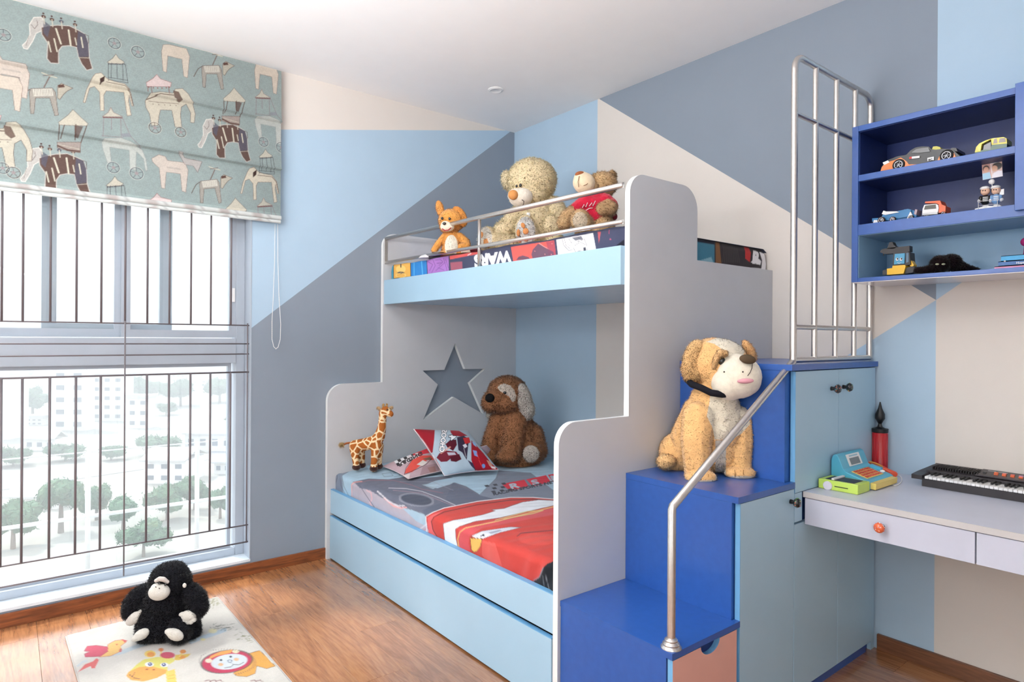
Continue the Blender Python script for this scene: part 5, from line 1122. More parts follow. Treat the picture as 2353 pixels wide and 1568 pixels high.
def paintC(P_): P_.poly(Cp((1380, 380), (1500, 420), (1720, 590), (1600, 600), (1450, 480)), (206, 188, 200)); P_.line(Cp((1440, 440), (1600, 560)), 2, (150, 130, 146), .6)
cushion('cushion', [PD(1075, 1030, 3.84), PD(1118, 1024, 3.86), on(1160, 1062, 'z', .535), on(1082, 1070, 'z', .535)], .022, 'lilac grey cushion corner showing between the red cushion and the brown dog', (196, 180, 192), paintC)

# ---------------- rug ----------------
rg = thing('rug', (.53, 2.7, 0), "cream children's rug with a bird, a giraffe and a lion", 'rug')
nu, nv = 150, 330; uu, vv = np.meshgrid(np.linspace(0, 1, nu), np.r_[np.linspace(0, .7, 290), np.linspace(.705, 1, 40)])
c00, c10, c01, c11 = np.array((.205, 3.385)), np.array((.838, 3.43)), np.array((.245, 1.95)), np.array((.862, 1.97))
G2 = c00*((1-uu)*(1-vv))[..., None]+c10*(uu*(1-vv))[..., None]+c01*((1-uu)*vv)[..., None]+c11*(uu*vv)[..., None]
rng = np.random.RandomState(3); edge = np.minimum.reduce([uu*.63, (1-uu)*.63, vv*1.45, (1-vv)*1.45])
Zr = .0115*np.clip(edge/.006, 0, 1)**.5+rng.rand(*uu.shape)*.0011
qx, qy, _ = proj_np(np.stack([G2[..., 0].ravel(), G2[..., 1].ravel(), np.full(uu.size, .012)], 1)); P_ = Paint(qx, qy, (222, 217, 210), 1.6)
def Gp(*p): return [(140+x/4.357, 1430+y/4.357) for x, y in p]
CR, ORG, YL, DKG = (200, 44, 88), (232, 152, 64), (240, 206, 104), (70, 60, 60)
P_.line(Gp((480, 330), (620, 300), (720, 260), (850, 215)), 9, (176, 204, 224), .6); P_.line(Gp((170, 440), (220, 400), (260, 390)), 5, (186, 208, 226), .5); P_.line(Gp((1300, 200), (1400, 160), (1500, 130), (1640, 80)), 9, (178, 206, 228), .7); P_.ell(Gp((1520, 90))[0], 10, 5, (240, 232, 180), .8); P_.ell(Gp((1355, 140))[0], 6, 3.4, (240, 180, 110), .9); P_.ell(Gp((1420, 175))[0], 6, 3, (238, 226, 150), .8)
P_.poly(Gp((232, 292), (262, 242), (350, 234), (480, 250), (480, 292), (410, 345), (240, 352), (238, 318), (290, 298)), (208, 84, 108), 1, (150, 70, 90), .8)
P_.poly(Gp((470, 225), (540, 188), (630, 176), (655, 200), (600, 240), (606, 290), (500, 340), (385, 352), (470, 295)), (240, 196, 120), 1, (190, 90, 84), .8); P_.poly(Gp((600, 172), (668, 186), (640, 206)), (216, 84, 90)); P_.ell(Gp((560, 225))[0], 2, 1.5, (206, 80, 70)); P_.ell(Gp((596, 285))[0], 3, 4, (200, 60, 90), .8)
P_.poly(Gp((355, 362), (382, 378), (340, 462), (310, 466), (300, 440), (170, 502), (240, 425), (320, 395)), (226, 110, 108))
P_.poly(Gp((1050, 500), (1140, 470), (1160, 610), (1060, 610)), YL); P_.line(Gp((1080, 540), (1130, 530)), 1, ORG); P_.line(Gp((1080, 570), (1140, 560)), 1, ORG)
P_.ell(Gp((893, 320))[0], 13, 8, YL); P_.ell(Gp((900, 325))[0], 9, 5.4, ORG); P_.poly(Gp((1130, 380), (1150, 330), (1300, 318), (1270, 350), (1180, 385)), (226, 190, 80)); P_.ell(Gp((1215, 352))[0], 8, 3.6, ORG)
P_.line(Gp((1005, 285), (1000, 340)), 3.4, YL); P_.ell(Gp((1002, 278))[0], 6, 4, (224, 130, 60)); P_.line(Gp((1215, 300), (1190, 345)), 3.4, YL); P_.ell(Gp((1222, 296))[0], 7, 4.6, (224, 140, 60))
P_.poly(Gp((760, 425), (830, 375), (960, 350), (1120, 350), (1140, 390), (1060, 440), (1080, 520), (660, 520)), (222, 214, 110)); P_.poly(Gp((652, 540), (680, 500), (780, 452), (900, 442), (1062, 480), (1050, 512), (960, 562), (830, 596), (700, 582)), (236, 168, 84))
P_.ell(Gp((1068, 333))[0], 17, 7.5, CR, .95); P_.ell(Gp((885, 425))[0], 10, 5.4, (236, 240, 246)); P_.ell(Gp((1035, 430))[0], 9, 5, (236, 240, 246))
for c_ in ((893, 423), (1030, 428)): P_.ell(Gp(c_)[0], 5, 4, (60, 70, 130)); P_.ell(Gp((c_[0]-2, c_[1]-4))[0], 1.5, 1.4, (240, 240, 250))
for c_ in ((860, 474), (930, 478)): P_.ell(Gp(c_)[0], 3, 1.4, (150, 70, 40))
P_.line(Gp((690, 530), (730, 560), (790, 570)), 1.6, DKG); P_.line(Gp((720, 545), (740, 505)), 1.2, DKG)
P_.poly(Gp((1880, 315), (1990, 285), (2060, 350), (2100, 400), (2150, 440), (2060, 468), (1960, 440), (1945, 515), (1860, 548), (1760, 540), (1725, 515), (1800, 450), (1900, 400)), (232, 168, 72), 1, (110, 70, 50), .8)
P_.ell(Gp((1660, 398))[0], 61, 27, DKG, .8, ang=-.12); P_.ell(Gp((1660, 398))[0], 57, 25, CR, 1, ang=-.12); P_.poly(Gp((1500, 340), (1600, 295), (1720, 275), (1700, 310), (1560, 340), (1470, 380)), (236, 164, 84)); P_.ell(Gp((1685, 398))[0], 42, 17.5, (216, 224, 232), 1, ang=-.12)
P_.ell(Gp((1480, 388))[0], 8, 5, (236, 220, 200)); P_.ell(Gp((1750, 295))[0], 8, 4, (236, 226, 190))
for c_ in ((1602, 382), (1700, 348)): P_.ell(Gp(c_)[0], 3.2, 2.2, (50, 60, 80))
for c_ in ((1600, 426), (1756, 375)): P_.ell(Gp(c_)[0], 6, 3.6, (236, 170, 100), .8)
P_.ell(Gp((1690, 392))[0], 4.6, 3, (70, 90, 130), ring=1.2); P_.line(Gp((1700, 405), (1720, 425), (1780, 430), (1830, 405)), 1.2, DKG); P_.line(Gp((1640, 460), (1700, 450), (1725, 430)), 1.2, DKG)
rr_ = np.random.RandomState(5)
for i_ in range(60):
    a_ = i_/60*6.283; x_, y_ = 1660+265*math.cos(a_), 398-118*math.sin(a_)-30*math.cos(a_)*-.3; P_.line(Gp((x_, y_), (x_+22*math.cos(a_)+8, y_-14*math.sin(a_))), .9, (96, 70, 84), .8)
for x_, y_, n_, c_ in ((1560, 45, 16, (84, 96, 84)), (1660, 65, 12, (84, 96, 84)), (1830, 160, 26, (130, 132, 84)), (1310, 190, 12, (110, 110, 84))):
    for _ in range(n_): dx, dy = rr_.randn()*40, rr_.randn()*22; P_.line(Gp((x_+dx, y_+dy), (x_+dx+rr_.randn()*22+12, y_+dy-8)), 1, c_, .8)
for _ in range(40): x_, y_ = 491+rr_.randn()*9, 1384+rr_.randn()*7; P_.line([(x_, y_), (x_+3, y_-2)], 1, (150, 146, 96), .8)
for x_ in (1440, 1500, 1560, 1900, 1960): P_.line(Gp((x_, 590), (x_+40, 582), (x_+60, 600)), 2, (130, 60, 70), .8)
P_.c *= (.68+.06*rng.rand(P_.U.size))[:, None]
grid_mesh('printed_pile', G2[..., 0], G2[..., 1], Zr, np.clip(P_.c, 0, 1), fabric('rug_pile', bump=.8, bscale=500, sheen=.2), rg)
b = MB(); pts = [(*c00, .003), (*c10, .003), (*c11, .003), (*c01, .003)]; b.tube(pts, .0035, 6, closed=True); b.build('bound_edge', flat('rug_binding', (176, 170, 166)), rg)
# ================= THINGS ON THE SHELF =================
def T(px, py, x): return on(px, py, 'x', x)
def sidep(mb, pts, x, th, ztop=None):
    """profile measured on the plane x, extruded away from the room"""
    mb.prism([T(px, py, x) for px, py in pts], (th, 0, 0)); return mb
Z3, Z2, Z1 = 1.982, 1.784, 1.572
def clampz(ob, z):
    w_ = worldroot(ob.parent)[2]
    for v in ob.data.vertices:
        if v.co.z+w_ < z+.0003: v.co.z = z+.0003-w_
def wheel(par, c, r, th, tyre, rim, name='wheel', ax=(-1, 0, 0), spokes=6):
    c = Vector(tuple(c)); a = Vector(ax)
    w_ = MB().lathe([(0, 0), (r*.92, 0), (r, th*.2), (r, th*.8), (r*.92, th), (r*.7, th), (r*.66, th*.86), (0, th*.86)], c, 24, axis=ax).build(name, tyre, par, sharp=40)
    k = MB(); q = a.to_track_quat('Z', 'Y')
    for i in range(spokes):
        g_ = i*2*math.pi/spokes; k.cone(c+a*th*.93, c+a*th*.93+q @ Vector((r*.6*math.cos(g_), r*.6*math.sin(g_), 0)), r*.09, n=6)
    k.tube([c+a*th*.95+q @ Vector((r*.63*math.cos(t_), r*.63*math.sin(t_), 0)) for t_ in np.linspace(0, 6.283, 21)[:-1]], r*.07, 6, closed=True); k.ell(c+a*th*.93, r*.16, n=2)
    k.build('rim', rim, w_, True); return w_
def pbox(name, m, par, pts, x, th): return sidep(MB(), pts, x, th).build(name, m, par)
M_CARG = mat('dark_grey_car_paint', (46, 47, 50), .35, coat=.2); M_ORG = mat('orange_car_paint', (236, 126, 40), .3, coat=.5); M_CHR = mat('silver_rim', (220, 220, 224), .25, metal=.8); M_GLS = mat('tinted_toy_window', (36, 30, 36), .1, coat=.5); M_TYRE = mat('toy_tyre', (26, 26, 28), .7)
XC = 2.705
c = T(2115, 392, XC); t = thing('toy_car', (XC+.05, c[1], Z3), 'dark grey and orange toy racing car on the top shelf', 'toy car')
pbox('body', M_CARG, t, [(2027, 388), (2030, 374), (2040, 368), (2060, 360), (2082, 356), (2092, 346), (2104, 339), (2120, 336.5), (2134, 337), (2140, 343), (2150, 344), (2168, 342), (2190, 344), (2196, 350), (2205, 358), (2206, 369), (2200, 374), (2190, 374)], XC, .105)
pbox('lower_trim', M_ORG, t, [(2023, 394), (2026, 384), (2034, 376), (2045, 371), (2056, 368), (2070, 362), (2083, 371), (2088, 378), (2120, 377.5), (2152, 374), (2158, 360), (2166, 352), (2180, 348), (2192, 352), (2198, 364), (2192, 377), (2140, 383), (2080, 390), (2040, 396)], XC-.003, .003)
pbox('side_window', M_GLS, t, [(2094, 351), (2105, 343), (2120, 340), (2133, 339), (2137, 348.5), (2110, 351.5)], XC-.004, .002)
pbox('yellow_intake', mat('yellow_green_plastic', (206, 200, 90), .3), t, [(2141, 344), (2144, 337), (2152, 336), (2160, 338), (2163, 345), (2152, 348)], XC+.01, .07)
pbox('rear_wing', M_CARG, t, [(2184, 346), (2186, 340), (2197, 340), (2200, 348)], XC+.005, .095)
pbox('headlamp', M_CHR, t, [(2028, 374), (2040, 369), (2044, 373), (2032, 379)], XC-.0045, .002)
for px, py, r_ in ((2065, 374.5, .0225), (2175, 362.5, .0225)):
    c = T(px, py, XC-.004); c[2] = max(c[2], Z3+r_+.0003)
    wheel(t, (XC+.012, c[1], Z3+r_+.0005), r_, .020, M_TYRE, M_CHR); wheel(t, (XC+.104, c[1], Z3+r_+.0005), r_, .016, M_TYRE, M_CHR)
for px, py, w_, h_ in ((2089, 366, 24, 5), (2131, 371, 15, 8)):
    pbox('white_sticker', M_WP, t, [(px, py), (px+w_, py-3), (px+w_, py-3-h_), (px, py-h_)], XC-.0046, .0012)
for px, py, w_, h_ in ((2089, 366, 6, 5),): pbox('red_sticker', mat('red_sticker', (200, 50, 44), .4), t, [(px, py), (px+w_, py-1), (px+w_, py-1-h_), (px, py-h_)], XC-.0052, .0008)
o = T(2133, 370, XC-.0062); me = text_me('RC', .0105, frame_m(o, (0, -1, 0), (0, 0, 1)), bold=.0003); link('lettering', me, M_BLACK, t)
for ob in t.children: clampz(ob, Z3)
# auto-rickshaw
M_YEL = mat('yellow_toy_paint', (226, 210, 40), .3, coat=.4); M_GRN = mat('green_toy_paint', (44, 92, 66), .3, coat=.4)
XA = 2.72; c = T(2278, 350, XA); t = thing('toy_rickshaw', (XA+.04, c[1], Z3), 'yellow and green toy auto-rickshaw at the right of the top shelf', 'toy car')
pbox('canopy', M_YEL, t, [(2240, 350), (2243, 338), (2250, 330), (2264, 323), (2280, 318), (2306, 315), (2313, 318), (2314, 330), (2279, 333), (2277, 320), (2256, 331), (2253, 348)], XA, .06)
pbox('side_panel', M_GRN, t, [(2240, 354), (2240, 350), (2262, 344), (2276, 344), (2279, 333), (2314, 330), (2313, 345), (2300, 350)], XA+.001, .058)
pbox('cabin_shadow', M_GLS, t, [(2254, 348), (2257, 331), (2277, 322), (2277, 345)], XA+.012, .03)
pbox('windscreen', mat('toy_glass', (130, 110, 90), .1), t, [(2282, 330), (2284, 320), (2290, 318), (2292, 329)], XA-.0015, .001); pbox('windscreen', MATS['toy_glass'], t, [(2295, 328), (2297, 318), (2309, 317), (2311, 326)], XA-.0015, .001)
for px in (2250, 2296): cy = T(px, 350, XA)[1]; wheel(t, (XA+.016, cy, Z3+.0105), .01, .012, M_TYRE, M_CHR, spokes=4)
for ob in t.children: clampz(ob, Z3)
# photograph pinned to the back
XB_ = 2.735; t = thing('photo_print', T(2280, 412, XB_), 'small photo print of two people held above the figurines', 'photo')
q = [T(x, y, XB_) for x, y in ((2256, 376), (2302, 369), (2304, 405), (2258, 414))]
uu, vv = np.meshgrid(np.linspace(0, 1, 44), np.linspace(0, 1, 44)); G = sum(q[i]*w_[..., None] for i, w_ in enumerate(((1-uu)*(1-vv), uu*(1-vv), uu*vv, (1-uu)*vv)))
P_ = Paint(uu, vv, (206, 170, 160), .03); P_.poly([(0, 0), (.42, 0), (.45, 1), (0, 1)], (196, 150, 140)); P_.ell((.2, .35), .17, .2, (60, 40, 36)); P_.ell((.2, .42), .13, .17, (206, 150, 124)); P_.poly([(0, .62), (.38, .6), (.44, 1), (0, 1)], (150, 196, 224))
P_.ell((.76, .3), .24, .24, (44, 32, 30)); P_.ell((.62, .42), .15, .18, (210, 160, 132)); P_.poly([(.45, 1), (.55, .7), (.8, .6), (1, .64), (1, 1)], (226, 222, 232)); P_.line([(.44, 0), (.5, 1)], .03, (236, 230, 230)); P_.line([(.5, .08), (.9, .04)], .05, (240, 240, 240))
grid_mesh('print', G[..., 0], G[..., 1], G[..., 2], P_.c, mat('photo_gloss', attr='paint', rough=.25), t, False)
MB().prism([p_+np.array([.0006, 0, 0]) for p_ in q], (.0006, 0, 0)).build('print_back', M_WP, t)
# pair of small figurines (plain generic stand-in)
XF = 2.715; c = T(2270, 478, XF); t = thing('figurine', (XF+.02, c[1], Z2), 'pair of small white and black figurines behind a little rail', 'figurine')
SK = mat('figurine_skin', (226, 186, 160), .5)
def fe(name, m, px, py, r, ry=None, dx=0): ob = MB().ell(T(px, py, XF)+np.array([dx, 0, 0]), (r*.00172, r*.00172, (ry or r)*.00172), n=3).build(name, m, t, True); clampz(ob, Z2); return ob
def fbox(name, m, pts, x=XF, th=.012): ob = pbox(name, m, t, pts, x, th); clampz(ob, Z2); return ob
fbox('base', M_WP, [(2240, 484), (2240, 480), (2262, 474), (2300, 473), (2300, 479)], XF-.01, .04)
for px, py, cl_ in ((2264, 440, M_BLACK), (2289, 438, mat('pale_blue_cloth', (120, 160, 206), .6))):
    fe('torso', cl_, px, py+20, 8, 11); fe('head', SK, px, py, 8, 8.5); fe('hat', M_WP, px-1, py-7, 8.5, 4.5); fe('hair', M_BLACK, px-3, py-1, 7.4, 7, dx=.006); fe('shoe', M_WP, px+1, py+37, 7, 5)
    fe('arm', cl_, px-10, py+18, 4, 7); fe('arm', cl_, px+9, py+17, 4, 7); fe('hand', M_WP, px-13, py+22, 4); fe('hand', M_WP, px+12, py+21, 4)
    for sx_ in (-2.5, 2.5): fe('eye', M_BLACK, px+sx_, py-.5, 1, 1.4, dx=-.0135)
    for yy in (14, 18, 22): pbox('stripe', M_WP, t, [(px-6, py+yy+.6), (px+6, py+yy), (px+6, py+yy-1.6), (px-6, py+yy-1)], XF-.0145, .002)
fe('hat_bobble', M_WP, 2279, 418, 5.5); 
MB().cone(T(2279, 420, XF), T(2281, 440, XF), .0012, n=6).build('stick', M_WP, t)
for px in (2248, 2292): MB().cone(T(px, 482, XF-.012), T(px, 458, XF-.012), .0012, n=8).build('rail_post', M_CHR, t)
for py in (462, 472): MB().cone(T(2248, py+1, XF-.012), T(2292, py-3, XF-.012), .001, n=8).build('rail_bar', M_CHR, t)
fbox('placard', M_WP, [(2297, 449), (2297, 436), (2307, 434), (2307, 447)], XF, .004)
# blue racer
M_TB = mat('blue_toy_plastic', (40, 120, 176), .3); XB2 = 2.70; c = T(2058, 505, XB2); t = thing('toy_racer', (XB2+.03, c[1], Z2), 'blue and white open-wheel toy racer at the left of the middle shelf', 'toy car')
for nm, m_, pts, x_, th in (('nose', M_TB, [(2004, 510), (2004, 502), (2018, 501), (2020, 509)], XB2, .06), ('front_wing', M_WP, [(2006, 513), (2008, 506), (2016, 506), (2017, 511)], XB2-.004, .068),
                        ('body', M_TB, [(2020, 506), (2030, 492), (2060, 486), (2086, 480), (2100, 484), (2106, 494), (2104, 503), (2060, 507)], XB2+.012, .036), ('engine_cover', M_WP, [(2026, 492), (2030, 484), (2036, 486), (2060, 486), (2066, 488), (2034, 494)], XB2+.008, .04),
                        ('side_fin', M_TB, [(2062, 502), (2078, 481), (2094, 482), (2086, 498)], XB2+.002, .004), ('rear_fin', M_WP, [(2084, 502), (2092, 486), (2098, 498), (2097, 503)], XB2, .006), ('spoiler', mat('pink_grey_plastic', (170, 150, 160), .4), [(2100, 492), (2103, 481), (2108, 482), (2105, 494)], XB2+.006, .046)):
    clampz(pbox(nm, m_, t, pts, x_, th), Z2)
for px in (2026, 2052): cy = T(px, 500, XB2)[1]; r_ = .0135 if px < 2040 else .011; wheel(t, (XB2+.004, cy, Z2+r_+.0005), r_, .012, mat('brown_toy_tyre', (70, 54, 50), .7), M_CHR); wheel(t, (XB2+.07, cy, Z2+r_+.0005), r_, .012, M_TYRE, M_CHR)
cy = T(2094, 500, XB2)[1]; wheel(t, (XB2+.006, cy, Z2+.0095), .009, .012, M_TYRE, M_CHR); wheel(t, (XB2+.07, cy, Z2+.0095), .009, .012, M_TYRE, M_CHR)
# tipper truck
XT = 2.70; c = T(2145, 495, XT); t = thing('toy_truck', (XT+.03, c[1], Z2), 'white and orange toy tipper truck in the middle of the shelf', 'toy truck')
M_OT = mat('orange_truck_plastic', (222, 96, 44), .35)
for nm, m_, pts, x_, th in (('cab', M_WP, [(2119, 494), (2120, 480), (2124, 471), (2150, 468.5), (2155, 471), (2157, 478), (2154, 491), (2148, 492)], XT, .03), ('windscreen', mat('truck_glass', (96, 94, 88), .15), [(2123, 482), (2126, 472.5), (2150, 470), (2151, 479.5)], XT-.001, .001),
                        ('bumper', mat('light_grey_plastic', (206, 206, 206), .4), [(2119, 494.5), (2119, 490), (2154, 487), (2154, 492)], XT-.003, .004), ('tipper', M_OT, [(2125, 467), (2126, 463.5), (2160, 461), (2164, 470), (2173, 474), (2172, 491), (2157, 492), (2157, 470), (2150, 467)], XT+.004, .055),
                        ('chassis', M_BLACK, [(2124, 497), (2124, 493), (2170, 488), (2170, 494)], XT+.004, .05)): clampz(pbox(nm, m_, t, pts, x_, th), Z2)
for px in (2128, 2150, 2166): wheel(t, (XT+.014, T(px, 495, XT)[1], Z2+.0095), .009, .01, M_TYRE, M_CHR, spokes=4); wheel(t, (XT+.056, T(px, 495, XT)[1], Z2+.0095), .009, .01, M_TYRE, M_CHR, spokes=4)
# crane toy with a painted face
XK = 2.70; c = T(2065, 628, XK); t = thing('toy_crane', (XK+.04, c[1], Z1), 'yellow, black and teal toy crane with painted eyes on the bottom shelf', 'toy')
M_KY = mat('yellow_crane_plastic', (236, 184, 24), .35); M_KB = mat('dark_grey_crane_plastic', (58, 56, 58), .5); M_KT = mat('teal_screen', (60, 150, 190), .3)
for nm, m_, pts, x_, th in (('base', M_KY, [(2038, 632), (2038, 618), (2050, 616), (2051, 611), (2079, 609), (2081, 612), (2076, 629)], XK, .06), ('track', M_KB, [(2028, 632), (2028, 622), (2038, 619), (2038, 632)], XK+.006, .06), ('track', M_KB, [(2076, 630), (2080, 616), (2098, 612), (2104, 617), (2100, 626)], XK+.01, .05),
                        ('cab', M_KB, [(2051, 611), (2053, 583), (2082, 578), (2090, 580), (2092, 608), (2080, 611)], XK+.012, .05), ('face_plate', M_KT, [(2054, 608), (2056, 584), (2079, 582), (2078, 606)], XK+.006, .006), ('window', mat('blue_grey_window', (70, 104, 130), .3), [(2082, 604), (2082, 582), (2088, 581), (2088, 602)], XK+.010, .002),
                        ('boom', M_KB, [(2022, 580), (2024, 575), (2030, 572), (2060, 568), (2090, 565), (2090, 578), (2050, 583), (2032, 584)], XK+.014, .03), ('pulley_block', M_KB, [(2038, 572), (2044, 557), (2050, 556), (2054, 564), (2058, 566), (2058, 571)], XK+.014, .03), ('side_guard', M_KY, [(2091, 612), (2092, 597), (2100, 609), (2098, 613)], XK+.02, .03)):
    clampz(pbox(nm, m_, t, pts, x_, th), Z1)
MB().cone(T(2030, 582, XK+.03), T(2030, 588, XK+.03), .002, n=8).build('hook', M_KB, t)
for px in (2061.5, 2070.5):
    e_ = MB().ell(T(px, 596, XK+.0055), (.0012, .0055, .0065), n=2).build('eye', M_WP, t, True); MB().ell(T(px+.8, 595, XK+.0042), (.001, .0028, .0036), n=2).build('pupil', M_BLACK, e_, True)
MB().tube([T(x, y, XK+.005) for x, y in ((2062, 604), (2066, 605.5), (2071, 604))], .0009, 6).build('mouth', M_WP, t)
# black furry toy
c = T(2178, 622, 2.74); t = Toy('toy_cat', 2178, 622, 'black furry toy animal with pale eyes lying on the bottom shelf', 'toy', D=float(c[0]*S_+c[1]*C_), z=None, zsup=Z1)
t.mb(); t.e(2160, 606, 0, 20, 18, 18); t.e(2185, 603, 4, 22, 18, 20); t.ch([(2200, 612, 6, 14), (2222, 618, 10, 9), (2245, 622, 14, 6)]); t.ch([(2150, 616, -4, 11), (2125, 622, -4, 9), (2108, 621, -2, 7)]); t.skin('body', M_FUR, vox=1.3, smooth=3, base=(36, 22, 26), fur=14000, flen=3, fw=.8, var=.4)
for px in (2153.5, 2168): t.mb().e(px, 607.5, -22, 4.4, 2.2, 2); t.raw('eye', mat('pale_green_eye', (170, 176, 150), .3))
# books
def book(px0, px1, pyb, pyt, z0, z1, x0, cover, label, txt=None, tcol=None, y1=None):
    ya = T(px0, (pyb+pyt)/2, x0)[1]; yb = y1
    t = thing('book', (x0+.08, (ya+yb)/2, z0), label, 'book', 'books on the bottom shelf')
    b = MB(); b.box(x0, x0+.17, yb, ya, z0+.0004, z0+.002); b.box(x0, x0+.17, yb, ya, z1-.002, z1); b.box(x0, x0+.002, yb, ya, z0+.0004, z1); b.build('cover', cover, t)
    box('pages', mat('book_pages', (236, 232, 220), .8), t, x0+.003, x0+.167, yb+.003, ya-.003, z0+.0021, z1-.0021)
    if txt:
        me = text_me(txt, (z1-z0)*.62, frame_m((x0-.0006, ya-.05, z0+(z1-z0)*.26), (0, -1, 0), (0, 0, 1)), bold=.0001); link('spine_lettering', me, tcol, t)
    return t
bk = [book(2285, 0, 0, 0, 0, 0, 2.70, None, '') for _ in []]
book(2285, 2353, 616, 609, Z1, Z1+.0115, 2.70, mat('pink_cover', (226, 150, 186), .4), 'thin pink book at the bottom of the pile on the shelf', None, None, .50)
b_ = book(2294, 2353, 604, 596, Z1+.0118, Z1+.0285, 2.705, mat('denim_blue_cover', (62, 110, 170), .4), 'denim blue book in the middle of the pile on the shelf', 'Hope Sign', M_WP, .52)
book(2300, 2353, 590, 584, Z1+.0288, Z1+.048, 2.71, mat('cyan_cover', (40, 160, 214), .35), 'bright cyan book on top of the pile on the shelf', None, None, .53)
sc = T(2309, 600.5, 2.7045); s_ = MB()
for k in range(4): a_ = k*math.pi/4; s_.cone(np.array(sc)+np.array([0, math.cos(a_)*.003, math.sin(a_)*.003]), np.array(sc)-np.array([0, math.cos(a_)*.003, math.sin(a_)*.003]), .0006, n=5)
s_.build('star_mark', M_WP, b_)
# magenta ball at the picture edge
mg = T(2358, 556, 2.78); t = thing('toy_ball', (mg[0], mg[1], Z1+.048), 'magenta toy on the books at the right edge of the shelf', 'toy'); MB().ell((mg[0], mg[1], mg[2]), .016, n=3).build('ball', mat('magenta_plush', (160, 24, 104), .8), t, True)
MB().lathe([(0, 0), (.012, 0), (.008, .01), (.006, max(.012, mg[2]-.012-(Z1+.048)))], (mg[0], mg[1], Z1+.0485), 16).build('stand', mat('magenta_stand', (130, 30, 90), .6), t)

# ================= THINGS ON THE DESK =================
DZ = DT
# balloon pump
c = on(2022, 1074, 'x', R-.036); cy = float(c[1])+.0; pxx = R-.034
c = on(2022, 1000, 'x', pxx); t = thing('balloon_pump', (pxx, c[1], DZ), 'red hand balloon pump with a black pointed nozzle standing against the wall', 'pump'); cz = np.array([pxx, c[1], DZ])
def zat(py): return float(on(2022, py, 'x', pxx)[2])-DZ
zt1, zt0 = zat(992), 0
b = MB(); b.lathe([(0, 0), (.030, 0), (.030, .004), (.029, .006), (.029, zt1-.004), (.0, zt1-.004)], cz, 32); b.build('barrel', mat('red_pump_plastic', (190, 22, 34), .22, coat=.4), t, sharp=40)
b = MB()
for k in range(14): a_ = k*2*math.pi/14; b.cone(cz+np.array([.0291*math.cos(a_), .0291*math.sin(a_), .006]), cz+np.array([.0291*math.cos(a_), .0291*math.sin(a_), zt1-.008]), .0012, n=6)
b.build('ribs', MATS['red_pump_plastic'], t, True)
z_ = [zat(y) for y in (992, 985, 982, 974, 962, 952, 944, 938, 924)]
MB().lathe([(.0, z_[0]-.002), (.031, z_[0]-.002), (.032, z_[1]), (.020, z_[1]+.002), (.010, z_[2]+.002), (.0065, z_[3]), (.014, z_[3]+.014), (.019, z_[4]), (.0185, z_[5]), (.012, z_[6]), (.0075, z_[7]), (.002, z_[8])], cz, 28).build('nozzle', M_BLACK, t, sharp=35)
# toy cash register
M_RB = mat('sky_blue_toy_plastic', (86, 176, 206), .3, coat=.2); M_RY = mat('buttery_yellow_plastic', (240, 214, 120), .35); M_RG = mat('lime_toy_plastic', (196, 224, 100), .3)
def dz(px, py, z): return on(px, py, 'z', z)
t = thing('toy_cash_register', dz(1960, 1095, DZ), 'sky blue toy cash register with red keypad on the desk', 'toy')
# footprint: back-left, front-right edges measured on the desk plane
# body: side profile along "depth" axis running from the wardrobe corner towards the camera-right
Lb, Ly = .140, .222; A0 = np.array([2.500, 1.153, DZ]); ux = np.array([0., -1, 0]); uy = np.array([1., 0, 0])
def Lp(a, b_, z): return A0+ux*a+uy*b_+np.array([0, 0, DZ+z-A0[2]])
prof = [(0, .001), (0, .095), (.006, .112), (.016, .118), (.026, .112), (.033, .098), (.046, .064), (.056, .055), (Lb-.012, .034), (Lb-.002, .028), (Lb-.002, .001)]
bdy = MB().prism([Lp(a, 0, z) for a, z in prof], tuple(uy*Ly)).build('body', M_RB, t); md = bdy.modifiers.new('b', 'BEVEL'); md.width = .006; md.segments = 3; md.limit_method = 'ANGLE'
dr_ = MB().prism([Lp(a, .014, z) for a, z in ((Lb-.004, .004), (Lb+.016, .004), (Lb+.018, .026), (Lb-.004, .027))], tuple(uy*(Ly-.028))).build('cash_drawer', M_RY, t)
def slab(name, m_, a0, z0, a1, z1, b0, b1, lift=.0012, th=.0015, par=None):
    P = [Lp(a0, b0, z0), Lp(a0, b1, z0), Lp(a1, b1, z1), Lp(a1, b0, z1)]; n_ = np.cross(P[1]-P[0], P[3]-P[0]); n_ /= np.linalg.norm(n_); n_ = n_ if n_[2] > 0 else -n_
    return MB().prism([p+n_*lift for p in P], tuple(n_*th)).build(name, m_, par or t)
def zl_(a): return float(np.interp(a, [.056, Lb-.012], [.055, .034]))
def zs2(a): return float(np.interp(a, [.026, .033, .046], [.112, .098, .064]))
slab('display_frame', M_WP, .0275, .110, .0445, .068, .055, Ly-.055, .0012)
slab('display', mat('grey_lcd', (120, 128, 132), .2), .0335, .0955, .043, .0715, .07, Ly-.072, .003, .0008)
slab('display_header', mat('pale_blue_sticker', (150, 190, 206), .4), .0295, .106, .0315, .1005, .075, Ly-.075, .003, .0006)
kp = slab('keypad', M_RY, .062, zl_(.062), Lb-.020, zl_(Lb-.020), .030, Ly-.045, .0006)
M_RK = mat('red_key', (206, 84, 62), .4)
na, nb = 4, 6
for i in range(na):
    for j in range(nb):
        a_ = .0655+i*(Lb-.020-.0655)/na; b0_ = .037+j*(Ly-.045-.037)/nb
        slab('key', M_RK, a_, zl_(a_), a_+.0095, zl_(a_+.0095), b0_, b0_+.0165, .002, .002, kp)
MB().ell(Lp(Lb-.032, Ly-.026, zl_(Lb-.032)+.003), (.010, .010, .006), n=2).build('scan_button', M_WP, t, True)
MB().prism([Lp(a, Ly-.02, z) for a, z in ((.060, .050), (.060, .062), (.10, .054), (.10, .044))], tuple(uy*.018)).build('scanner_cradle', M_RB, t)
